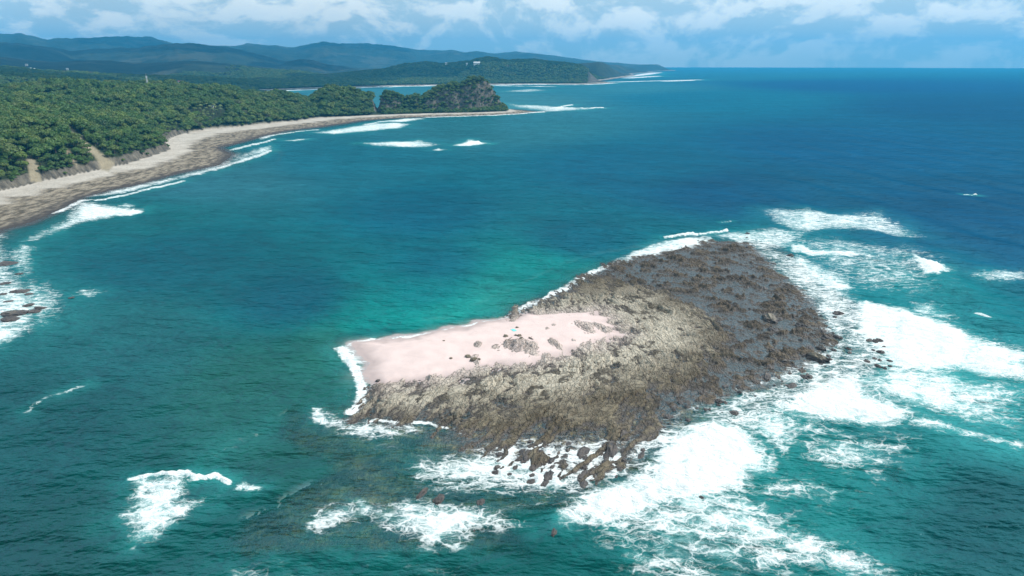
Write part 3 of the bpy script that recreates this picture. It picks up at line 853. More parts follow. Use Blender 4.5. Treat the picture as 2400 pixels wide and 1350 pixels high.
# body colour of the water: what hangs in it and how deep it is, plus painted wind and swell streaks (places read off the photograph)
WCOL = [(100, 1000, 30, 95, 100), (100, 1320, 20, 85, 88), (300, 800, 38, 108, 115), (600, 900, 42, 110, 106), (700, 700, 8, 100, 120), (400, 600, 24, 105, 122),
        (1000, 500, 24, 108, 134), (1000, 690, 15, 136, 145), (900, 770, 20, 146, 145), (1020, 620, 8, 110, 130), (500, 420, 56, 126, 143), (300, 520, 32, 115, 125),
        (800, 380, 36, 120, 142), (1100, 300, 54, 130, 146), (1100, 235, 72, 144, 158), (1400, 205, 58, 140, 160), (1700, 230, 22, 122, 152), (2000, 200, 0, 96, 146),
        (2300, 250, 0, 94, 136), (2000, 350, 14, 100, 142), (2300, 500, 12, 92, 132), (1700, 450, 10, 93, 130), (1500, 400, 20, 106, 136), (2100, 1050, 18, 108, 113),
        (2300, 1200, 28, 88, 95), (2300, 960, 60, 165, 168), (1900, 1060, 15, 126, 126), (1600, 1310, 12, 93, 96), (1100, 1320, 22, 90, 92), (500, 1300, 26, 95, 97),
        (2120, 700, 32, 136, 146), (2250, 560, 14, 98, 136), (1850, 640, 28, 126, 145), (1350, 560, 10, 108, 130), (700, 1000, 40, 105, 102), (1250, 640, 28, 140, 140),
        (1700, 600, 22, 116, 130), (1600, 180, 40, 126, 152), (1050, 735, 38, 170, 162), (940, 768, 26, 154, 150), (1180, 705, 48, 160, 153), (1290, 655, 30, 142, 140),
        (780, 830, 45, 120, 112)]


def lin(c):
    c = np.asarray(c, float) / 255
    return np.where(c <= 0.04045, c / 12.92, ((c + 0.055) / 1.055) ** 2.4)


num = np.zeros((len(sx), 3))
den = np.zeros(len(sx))
lth, llr = np.arctan2(sx, sy), np.log(srr)
for a, b, *c in WCOL:
    X, Y = ground(a, b)
    d2 = ((lth - math.atan2(X, Y)) / 0.16) ** 2 + ((llr - math.log(math.hypot(X, Y))) / 0.28) ** 2
    wgt = 1 / (0.05 + d2) ** 2.0
    num += wgt[:, None] * lin(c)
    den += wgt
wcol = np.maximum((num / den[:, None] - np.array([0.010, 0.034, 0.050])) / 1.6, 0.0006)
wcol *= (1 + 0.30 * fbm(sx / 34 + sy / 90, sy / 11, 4, 0.6, seed=146))[:, None]
wcol *= (1 + 0.34 * fbm(sx / 210 + sy / 500, sy / 62, 5, 0.6, seed=141))[:, None]  # streaks put wind-patch reflection and swell shading into the colour
tq = lin((46, 150, 146))
a_ = np.clip(aer * 0.5 * (0.9 + 1.3 * fbm(sx / (12 * k), sy / (12 * k), 3, seed=142)), 0, 0.8)[:, None]
wcol = wcol * (1 - a_) + tq * a_
d_up = sdf(sx, sy, gpoly([(780, 815), (1000, 775), (1196, 745), (1275, 703), (1372, 648), (1500, 604), (1668, 566)]), False)
d_lo = sdf(sx, sy, gpoly([(858, 945), (900, 984), (1085, 1020), (1395, 1108), (1600, 945), (1870, 852), (1925, 765), (1775, 602)]), False)
clr = np.maximum(sstep(_ss, -46, -14) * sstep(-rs2, -2, 8), sstep(d_lo - d_up, -15, 25))
opac = np.clip(1 - np.exp(-(depth + 0.03) / (3.8 - 3.0 * clr * sstep(depth, 0.05, 0.35))), 0.03, 1)
opac = np.maximum(opac, sstep(depth, 1.7, 2.9))
opac = np.maximum(opac, 0.8 * sstep(aer, 0.35, 0.9) * sstep(depth, 0.02, 0.6))

mt, t = material('sea_water')
p = t.pos()
F = t.attr('foam')
wv = t.v('SUBTRACT', t.noise(p, 0.22, 3, 0.55, out=1), (0.5, 0.5, 0.5))
pw = t.v('ADD', t.mapping(p, math.radians(28), (0.5, 1.0, 1.0)), t.v('SCALE', wv, scale=4.5))
v1 = t.n('ShaderNodeTexVoronoi', {'Vector': pw, 'Scale': 0.30}, feature='DISTANCE_TO_EDGE').outputs['Distance']
v2 = t.n('ShaderNodeTexVoronoi', {'Vector': t.v('ADD', pw, t.v('SCALE', wv, scale=2.0)), 'Scale': 0.85}, feature='DISTANCE_TO_EDGE').outputs['Distance']
l1 = t.m('SUBTRACT', 1.0, t.ss(v1, 0.0, 0.13))
l2 = t.m('SUBTRACT', 1.0, t.ss(v2, 0.0, 0.16))
lace = t.m('MAXIMUM', l1, t.m('MULTIPLY', l2, 0.72))
fb = t.noise(pw, 0.42, 8, 0.66)
fb2 = t.noise(pw, 0.11, 3, 0.5)
fv = t.m('MULTIPLY', F, 0.95)
fv = t.m('ADD', fv, t.m('MULTIPLY', t.m('SUBTRACT', fb, 0.5), 1.25))
fv = t.m('ADD', fv, t.m('MULTIPLY', t.m('SUBTRACT', fb2, 0.5), 0.5))
fv = t.m('ADD', fv, t.m('MULTIPLY', lace, 0.30))
fo = t.m('MULTIPLY', t.ss(fv, 0.41, 0.92), t.ss(F, 0.06, 0.36))
fo = t.m('MULTIPLY', fo, 0.96)
rip = t.m('ADD', t.m('MULTIPLY', t.noise(t.mapping(p, math.radians(-14), (0.45, 1.0, 1.0)), 0.36, 5, 0.6), 1.0),
          t.m('MULTIPLY', t.noise(t.mapping(p, math.radians(22), (0.5, 1.0, 1.0)), 0.075, 4, 0.55), 5.0))
nrm = t.bump(rip, 1.0, 2.4)
milk = t.ss(t.m('ADD', t.m('MULTIPLY', F, 0.95), t.m('MULTIPLY', t.m('SUBTRACT', fb, 0.5), 0.9)), 0.2, 0.86)
wc = t.mix(t.m('MULTIPLY', milk, 0.8), t.attr('water_colour', 'Color'), (0.46, 0.70, 0.69))
body = t.n('ShaderNodeBsdfDiffuse', {'Color': wc, 'Normal': nrm})
clear = t.n('ShaderNodeBsdfTransparent', {'Color': t.mix(t.ss(t.attr('opacity'), 0.06, 0.4), (1.0, 1.0, 1.0), (0.74, 0.94, 0.89))})
mx = t.n('ShaderNodeMixShader', {0: t.attr('opacity'), 1: clear.outputs[0], 2: body.outputs[0]})
fr = t.n('ShaderNodeFresnel', {'IOR': 1.33, 'Normal': nrm})
gnrm = t.bump(rip, 0.45, 0.9)
gl = t.n('ShaderNodeBsdfGlossy', {'Color': (0.4, 0.84, 1.0), 'Roughness': 0.14, 'Normal': gnrm})
mx2 = t.n('ShaderNodeMixShader', {0: t.m('MULTIPLY', fr.outputs[0], 0.11), 1: mx.outputs[0], 2: gl.outputs[0]})
fnrm = t.bump(t.m('ADD', t.m('ADD', fb, t.m('MULTIPLY', lace, 0.2)), t.m('MULTIPLY', fb2, 1.5)), 0.6, 1.4)
fd = t.n('ShaderNodeBsdfDiffuse', {'Color': (0.71, 0.74, 0.74), 'Normal': fnrm})
mx3 = t.n('ShaderNodeMixShader', {0: fo, 1: mx2.outputs[0], 2: fd.outputs[0]})
t.out(mx3.outputs[0])
sea = make_mesh('sea', np.stack([sx, sy, szz], 1), grid_faces(len(sth), len(sr))[:, ::-1], mt, kind='structure',
                attrs={'foam': foam, 'opacity': opac}, cols={'water_colour': np.concatenate([wcol, np.ones((len(sx), 1))], 1)})
sea['label'] = 'blue green sea with white surf'

#PART2
# ------------------------------------------------------------------ trees
def lobe_core(bm, c, r, rnd, sub=1):
    res = bmesh.ops.create_icosphere(bm, subdivisions=sub, radius=r)
    for v in res['verts']:
        k = 1 + rnd.uniform(-0.16, 0.12)
        v.co.x = v.co.x * k + c[0]
        v.co.y = v.co.y * k + c[1]
        v.co.z = v.co.z * k * 0.82 + c[2]


def leaf_quad(bm, c, nrm, size, rnd):
    from mathutils import Vector
    nv = Vector(nrm).normalized()
    a = nv.orthogonal().normalized()
    b = nv.cross(a)
    ang = rnd.uniform(0, 6.28)
    a, b = a * math.cos(ang) + b * math.sin(ang), b * math.cos(ang) - a * math.sin(ang)
    c = Vector(c)
    vs = [bm.verts.new(c + a * size * sa * rnd.uniform(.6, 1.2) + b * size * sb * rnd.uniform(.5, 1.0) - nv * size * 0.25 * (sa * sb))
          for sa, sb in ((-1, -.7), (1, -.7), (1, .7), (-1, .7))]
    bm.faces.new(vs)


def crown_mesh(seed, flat, lobes, mat_leaf):
    rnd = random.Random(seed)
    bm = bmesh.new()
    cs = []
    for i in range(lobes):
        a = i * 2.4 + rnd.uniform(-.4, .4)
        d = 0.62 * math.sqrt((i + .3) / lobes) * rnd.uniform(.75, 1.2)
        r = rnd.uniform(.34, .52)
        cs.append(((d * math.cos(a), d * math.sin(a), (0.55 - d * 0.45) * flat + rnd.uniform(-.12, .2)), r))
    for c, r in cs:
        lobe_core(bm, c, r * 0.86, rnd)
        for _ in range(46):
            z = rnd.uniform(-0.35, 1)
            a = rnd.uniform(0, 6.283)
            q = math.sqrt(max(0, 1 - z * z))
            nrm = (q * math.cos(a), q * math.sin(a), z)
            rr = r * rnd.uniform(.86, 1.16)
            p = (c[0] + nrm[0] * rr, c[1] + nrm[1] * rr, c[2] + nrm[2] * rr * .82)
            nn = (nrm[0] + rnd.uniform(-.7, .7), nrm[1] + rnd.uniform(-.7, .7), nrm[2] + rnd.uniform(-.3, .9))
            leaf_quad(bm, p, nn, rnd.uniform(.07, .14), rnd)
    me = bpy.data.meshes.new('crown')
    bm.to_mesh(me)
    bm.free()
    me.materials.append(mat_leaf)
    return me


def foliage(name, stops):
    mt, t = material(name)
    oi = t.n('ShaderNodeObjectInfo')
    stand = t.ss(t.noise(oi.outputs['Location'], 0.018, 3, 0.6), 0.3, 0.7)
    ramp = t.n('ShaderNodeValToRGB', {0: t.m('ADD', t.m('MULTIPLY', oi.outputs['Random'], 0.6), t.m('MULTIPLY', stand, 0.4))})
    el = ramp.color_ramp.elements
    while len(el) < len(stops):
        el.new(0.5)
    for e, (ps, c) in zip(el, stops):
        e.position = ps
        e.color = (*c, 1)
    loc = t.n('ShaderNodeTexCoord').outputs['Object']
    nn = t.noise(t.v('ADD', loc, oi.outputs['Location']), 2.6, 3, 0.6)
    hs = t.n('ShaderNodeHueSaturation', {'Color': ramp.outputs[0], 'Value': t.m('ADD', t.m('MULTIPLY', nn, 1.5), 0.5),
                                         'Hue': t.m('ADD', 0.47, t.m('MULTIPLY', nn, 0.06))})
    df = t.n('ShaderNodeBsdfDiffuse', {'Color': hs.outputs[0]})
    tr = t.n('ShaderNodeBsdfTranslucent', {'Color': hs.outputs[0]})
    mx = t.n('ShaderNodeMixShader', {0: 0.22, 1: df.outputs[0], 2: tr.outputs[0]})
    gl = t.n('ShaderNodeBsdfGlossy', {'Color': (1, 1, 1), 'Roughness': 0.5})
    mx2 = t.n('ShaderNodeMixShader', {0: 0.025, 1: mx.outputs[0], 2: gl.outputs[0]})
    t.out(mx2.outputs[0])
    return mt


LEAF = foliage('leaves', [(0.0, (0.026, 0.062, 0.020)), (0.25, (0.045, 0.100, 0.024)), (0.5, (0.070, 0.135, 0.028)), (0.72, (0.095, 0.135, 0.036)),
                          (0.88, (0.13, 0.19, 0.038)), (0.96, (0.075, 0.085, 0.045)), (1.0, (0.12, 0.105, 0.085))])
PALM_LEAF = foliage('palm_leaves', [(0.0, (0.10, 0.15, 0.045)), (1.0, (0.17, 0.22, 0.08))])
mt, t = material('bark')
t.out(t.n('ShaderNodeBsdfPrincipled', {'Base Color': t.mix(t.noise(t.pos(), 1.5, 4), (0.09, 0.07, 0.05), (0.2, 0.17, 0.13)), 'Roughness': 0.9}).outputs[0])
BARK = mt
CROWNS = [crown_mesh(s, f, l, LEAF) for s, f, l in ((1, .9, 7), (2, .6, 8), (3, 1.1, 6), (4, .75, 9), (5, .5, 7), (6, .95, 8))]


def tube(bm, pts, radii, n=6):
    from mathutils import Vector
    rings = []
    for i, (p, r) in enumerate(zip(pts, radii)):
        p = Vector(p)
        d = (Vector(pts[min(i + 1, len(pts) - 1)]) - Vector(pts[max(i - 1, 0)])).normalized()
        a = d.orthogonal().normalized()
        b = d.cross(a)
        rings.append([bm.verts.new(p + (a * math.cos(6.2832 * k / n) + b * math.sin(6.2832 * k / n)) * r) for k in range(n)])
    for u, v in zip(rings, rings[1:]):
        for k in range(n):
            bm.faces.new((u[k], u[(k + 1) % n], v[(k + 1) % n], v[k]))
    bm.faces.new(rings[-1])
    bm.faces.new(rings[0][::-1])


def bm_mesh(name, bm, mat, smooth=False):
    me = bpy.data.meshes.new(name)
    bmesh.ops.recalc_face_normals(bm, faces=bm.faces)
    bm.to_mesh(me)
    bm.free()
    if mat:
        me.materials.append(mat)
    if smooth:
        me.polygons.foreach_set('use_smooth', [True] * len(me.polygons))
    return me


def link(name, me, parent=None):
    o = bpy.data.objects.new(name, me)
    C.objects.link(o)
    if parent:
        o.parent = parent
    return o


def trunk_mesh(seed):
    rnd = random.Random(seed)
    bm = bmesh.new()
    tube(bm, [(0, 0, -0.6), (0.03, 0.02, 0.1), (0.05, -0.03, 0.5)], [0.085, 0.06, 0.045])
    for k in range(4):
        a = k * 1.57 + rnd.uniform(-.4, .4)
        tube(bm, [(0.04, 0, 0.1), (0.22 * math.cos(a), 0.22 * math.sin(a), 0.36), (0.45 * math.cos(a), 0.45 * math.sin(a), 0.52)], [0.04, 0.028, 0.015], 5)
    return bm_mesh('trunk', bm, BARK)


TRUNKS = [trunk_mesh(s) for s in (1, 2, 3)]


def scatter(x0, x1, y0, y1, sp, test):
    ax, ay = np.arange(x0, x1, sp), np.arange(y0, y1, sp * 0.87)
    X, Y = np.meshgrid(ax, ay, indexing='ij')
    X = X + (np.arange(len(ay)) % 2)[None, :] * sp * 0.5
    X = (X + rng.uniform(-.38, .38, X.shape) * sp).ravel()
    Y = (Y + rng.uniform(-.38, .38, Y.shape) * sp).ravel()
    a = np.arctan2(X, Y)
    r = np.hypot(X, Y)
    ok = (a > math.radians(-44)) & test(r, a)
    X, Y = X[ok], Y[ok]
    z, dw, dv, r, pxh = land_height(X, Y)
    e = sp * 0.4
    zx = land_height(X + e, Y)[0]
    zy = land_height(X, Y + e)[0]
    sl = np.hypot(zx - z, zy - z) / e
    px, py = project(X, Y, z)
    return X, Y, z, dv, r, pxh, sl, px, py


X, Y, Z, dv, r, pxh, sl, px, py = scatter(-1250, 20, 420, 1950, 6.0, lambda r, a: (r > 430) & (r < 1950))
ok = (dv > 1.5) & (Z > 2.5) & (px > -160)
edge_l = (pxh < 415) & (dv < 8)
ok &= ~(edge_l & (fbm(X / 12, Y / 12, 2, seed=153) < np.where(dv < 3.0, 0.05, -0.3)))
steep = ((pxh > 890) & (sl > 3.4 + 2.6 * fbm(X / 25, Y / 25, 2, seed=151))) | ((np.abs(pxh - 879) < 10) & (r < 1800))
ok &= ~steep
for s_ in SCARS:
    ok &= ~((sdf(px, py, s_) > -2.0) & (r < 1000))
PALMS_PX = gpoly([(436, 298), (455, 293), (530, 285), (535, 291), (500, 297)], 6)
ok &= ~(sdf(X, Y, PALMS_PX) > -2)
X, Y, Z, r, px, py, pxh, dv = (q[ok] for q in (X, Y, Z, r, px, py, pxh, dv))
Z = Z + (rng.uniform(-0.8, 3.4, len(X)) + 4.0 * fbm(X / 17, Y / 17, 3, seed=154)) * (dv > 12) * (pxh < 870)
size = 3.4 + 5.0 * rng.random(len(X)) ** 2.6 + 1.6 * fbm(X / 60, Y / 60, 2, seed=152)
size = np.where(rng.random(len(X)) < 0.035, rng.uniform(6.5, 8.5, len(X)), size)
size = np.where(pxh > 870, size * 0.68, size) * np.where((dv < 25) & (pxh < 420), np.where(dv < 9, 0.5, 0.72), 1.0)
order = np.argsort(r + np.where((px < 4) | (px > 2396), 1e6, 0))
solo = order[:300]
is_solo = np.zeros(len(X), bool)
is_solo[solo] = True
TREE_LABEL = ('leafy green tree crown among the dense woodland on the near left hillside', 'tree', 'trees on the near left hillside')
for i in solo:
    e = bpy.data.objects.new('broadleaf_tree', None)
    C.objects.link(e)
    e.location = (X[i], Y[i], Z[i])
    s = float(size[i])
    e.rotation_euler = (0, 0, random.uniform(0, 6.28))
    e.scale = (s, s, s * random.uniform(.85, 1.15))
    tag(e, *TREE_LABEL)
    c = link('crown', CROWNS[int(rng.integers(6))], e)
    c.location = (0, 0, 0.62)
    k_ = link('trunk', TRUNKS[int(rng.integers(3))], e)
    k_.location = (0, 0, 0.3)


protos = bpy.data.collections.new('crown_prototypes')
for i, me in enumerate(CROWNS):
    o = bpy.data.objects.new('crown_%d' % i, me)
    protos.objects.link(o)


def woodland(name, label, X, Y, Z, S, SZ):
    n = len(X)
    me = bpy.data.meshes.new(name)
    me.vertices.add(n)
    me.vertices.foreach_set('co', np.stack([X, Y, Z], 1).astype(np.float32).ravel())
    for an, av, ty in (('scl', np.stack([S, S, S * SZ], 1), 'FLOAT_VECTOR'), ('rot', np.stack([np.zeros(n), np.zeros(n), rng.random(n) * 6.28], 1), 'FLOAT_VECTOR')):
        a = me.attributes.new(an, ty, 'POINT')
        a.data.foreach_set('vector', av.astype(np.float32).ravel())
    a = me.attributes.new('vid', 'INT', 'POINT')
    a.data.foreach_set('value', rng.integers(0, 6, n).astype(np.int32))
    me.update()
    o = link(name, me)
    o['kind'] = 'stuff'
    o['label'] = label
    ng = bpy.data.node_groups.new(name, 'GeometryNodeTree')
    ng.interface.new_socket('Geometry', in_out='INPUT', socket_type='NodeSocketGeometry')
    ng.interface.new_socket('Geometry', in_out='OUTPUT', socket_type='NodeSocketGeometry')
    N, L = ng.nodes, ng.links
    gi, go = N.new('NodeGroupInput'), N.new('NodeGroupOutput')
    ip = N.new('GeometryNodeInstanceOnPoints')
    ci = N.new('GeometryNodeCollectionInfo')
    ci.inputs['Collection'].default_value = protos
    ci.inputs['Separate Children'].default_value = True
    ci.inputs['Reset Children'].default_value = True
    ip.inputs['Pick Instance'].default_value = True

    def named(nm, ty):
        q = N.new('GeometryNodeInputNamedAttribute')
        q.data_type = ty
        q.inputs['Name'].default_value = nm
        return [s for s in q.outputs if s.enabled and s.name == 'Attribute'][0]
    L.new(gi.outputs[0], ip.inputs['Points'])
    L.new(ci.outputs[0], ip.inputs['Instance'])
    L.new(named('vid', 'INT'), ip.inputs['Instance Index'])
    L.new(named('rot', 'FLOAT_VECTOR'), ip.inputs['Rotation'])
    L.new(named('scl', 'FLOAT_VECTOR'), ip.inputs['Scale'])
    L.new(ip.outputs[0], go.inputs[0])
    md = o.modifiers.new('scatter', 'NODES')
    md.node_group = ng
    return o


q = ~is_solo
woodland('forest', 'dense green forest covering the left coast and headland', X[q], Y[q], Z[q] + size[q] * 0.62, size[q], rng.uniform(.85, 1.15, q.sum()))
X, Y, Z, dv, r, pxh, sl, px, py = scatter(-2900, 0, 1500, 4200, 13.0, lambda r, a: (r > 1900) & (r < 4300) & (a < math.radians(-14)))
op = fbm(X / 220, Y / 220, 4, seed=155)
ok = (dv > 6) & (Z > 3) & (px > -120) & (op < 0.22 + 0.2 * rng.random(len(X)))
X, Y, Z = X[ok], Y[ok], Z[ok]
S = rng.uniform(5.5, 9.5, len(X))
woodland('lowland_woods', 'blue green woods on the plain behind the coastal forest', X, Y, Z + S * .35, S, rng.uniform(.6, 1.0, len(X)))
X, Y, Z, dv, r, pxh, sl, px, py = scatter(-1700, 900, 2850, 5200, 13.0, lambda r, a: (r > 2900) & (r < 5200) & (a > math.radians(-23)))
ok = (dv > 4) & (Z > 3) & (pxh > 640 - 110 * rng.random(len(X))) & (r > 3350 - 450 * (pxh < 900)) & (r < 4700) & ~((pxh > 1378) & (r < 4250))
X, Y, Z = X[ok], Y[ok], Z[ok]
S = rng.uniform(6.5, 11.5, len(X))
woodland('peninsula_woods', 'dark woods on the far peninsula across the bay', X, Y, Z + S * .35, S, rng.uniform(.75, 1.1, len(X)))


# palms on the beach edge
def palm_crown(seed):
    rnd = random.Random(seed)
    bm = bmesh.new()
    for k in range(13):
        a = k * 2.399 + rnd.uniform(-.2, .2)
        up = rnd.uniform(0.1, 0.9)
        L = rnd.uniform(2.6, 3.4)
        prev = None
        for j in range(6):
            u = j / 5
            rr = L * u * (0.55 + 0.45 * (1 - up * 0.4))
            zz_ = up * L * u * 0.8 - 2.3 * u * u
            wd = 0.55 * math.sin(math.pi * (0.12 + 0.84 * u))
            c, s = math.cos(a), math.sin(a)
            cur = [bm.verts.new((rr * c - wd * s, rr * s + wd * c, zz_ - 0.25 * wd)), bm.verts.new((rr * c, rr * s, zz_)),
                   bm.verts.new((rr * c + wd * s, rr * s - wd * c, zz_ - 0.25 * wd))]
            if prev:
                bm.faces.new((prev[0], prev[1], cur[1], cur[0]))
                bm.faces.new((prev[1], prev[2], cur[2], cur[1]))
            prev = cur
    return bm_mesh('crown', bm, PALM_LEAF)


PC = [palm_crown(s) for s in (1, 2, 3)]
bm = bmesh.new()
tube(bm, [(0, 0, -.5), (.15, 0, 2), (.4, 0, 4.5), (.5, .1, 7)], [.28, .2, .17, .15])
PT = bm_mesh('trunk', bm, BARK)
for i in range(34):
    a = i * 2.399
    px_ = 484 + 46 * math.sqrt(i / 34) * math.cos(a) + random.uniform(-3, 3)
    py_ = 293.5 + 4.0 * math.sqrt(i / 34) * math.sin(a) - (px_ - 484) * 0.11
    x, y = ground(px_, py_, 6)
    z = float(land_height(np.array([x]), np.array([y]))[0][0])
    e = bpy.data.objects.new('palm_tree', None)
    C.objects.link(e)
    e.location = (x, y, z - 1.0)
    e.rotation_euler = (0, 0, random.uniform(0, 6.28))
    k_ = random.uniform(0.95, 1.4)
    e.scale = (k_, k_, k_)
    tag(e, 'pale green palm in the grove behind the bend of the beach', 'palm tree', 'palms behind the beach bend')
    c = link('crown', PC[i % 3], e)
    c.location = (.5, .1, 7)
    link('trunk', PT, e)


# ------------------------------------------------------------------ rocks in the surf
def rock_mesh(seed):
    """a stack of tilted beds, each broken off at its own height"""
    rnd = random.Random(seed)
    bm = bmesh.new()
    nb = rnd.randint(3, 5)
    tilt = rnd.uniform(.25, .6)
    for i in range(nb):
        u = (i + .5) / nb * 2 - 1
        sub = bmesh.ops.create_icosphere(bm, subdivisions=3, radius=1.0)['verts']
        co = np.array([v.co[:] for v in sub])
        ph_ = rnd.uniform(0, 50)
        d = 1 + 0.5 * fbm(co[:, 0] * 1.5 + ph_, co[:, 1] * 1.6 + co[:, 2] * 1.3, 3, 0.6, seed=seed + i) + 0.16 * ridged(co[:, 1] * 2.4 + ph_, co[:, 2] * 2.4 + co[:, 0], 2, seed=seed + i + 3)
        co = np.sign(co) * np.abs(co) ** 0.8 * d[:, None]
        hgt = (1 - 0.5 * u * u) * rnd.uniform(.55, 1.05)
        w0 = 1.7 / nb * rnd.uniform(.8, 1.3)
        ln = math.sqrt(max(0.2, 1 - 0.7 * u * u)) * rnd.uniform(.65, 1.05)
        X_, Y_, Z_ = co[:, 0] * w0, co[:, 1] * ln, co[:, 2] * hgt
        X_ = X_ + u * .78 - Z_ * tilt * .5
        Y_ = Y_ + rnd.uniform(-.25, .25)
        for v, c in zip(sub, zip(X_, Y_, Z_)):
            v.co = c
    return bm_mesh('rock', bm, ROCKM, False)


mt, t = material('wet_rock')
p = t.pos()
n1 = t.noise(p, 0.8, 6, 0.65)
z = t.n('ShaderNodeSeparateXYZ', {0: p}).outputs[2]
base = t.mix(t.ss(n1, 0.35, 0.68), (0.032, 0.028, 0.029), (0.09, 0.072, 0.062))
base = t.mix(t.m('MULTIPLY', t.ss(t.m('ADD', z, n1), 1.3, 2.4), 0.8), base, (0.22, 0.18, 0.12))
bs = t.n('ShaderNodeBsdfPrincipled', {'Base Color': base, 'Roughness': 0.5, 'Normal': t.bump(t.noise(p, 2.2, 8, 0.65), 0.9, 0.4)})
t.out(bs.outputs[0])
ROCKM = mt
ROCKS = [rock_mesh(s) for s in range(11, 19)]
A_ = 'small dark rock of the pack in white surf right of the reef'
B_ = 'dark wet rock in the foamy channel along the reef right edge'
C_ = 'dark rock rib among the foam streaks below the reef'
D_ = 'dark rock at the reef back corner facing open sea'
E_ = 'dark wet rock on the reef fringe beside the big breakers'
G_ = 'tiny dark rock in the foam fringing the reef'
F_ = 'red brown rock slab awash in surf at the left shore'
RIBS = [(1240, 1035, 1196, 1112), (1266, 1058, 1244, 1128), (1296, 1080, 1282, 1132), (1182, 1045, 1158, 1108), (1330, 1040, 1318, 1092), (1376, 1072, 1366, 1118),
        (1428, 1050, 1412, 1112), (1470, 1030, 1450, 1118)]
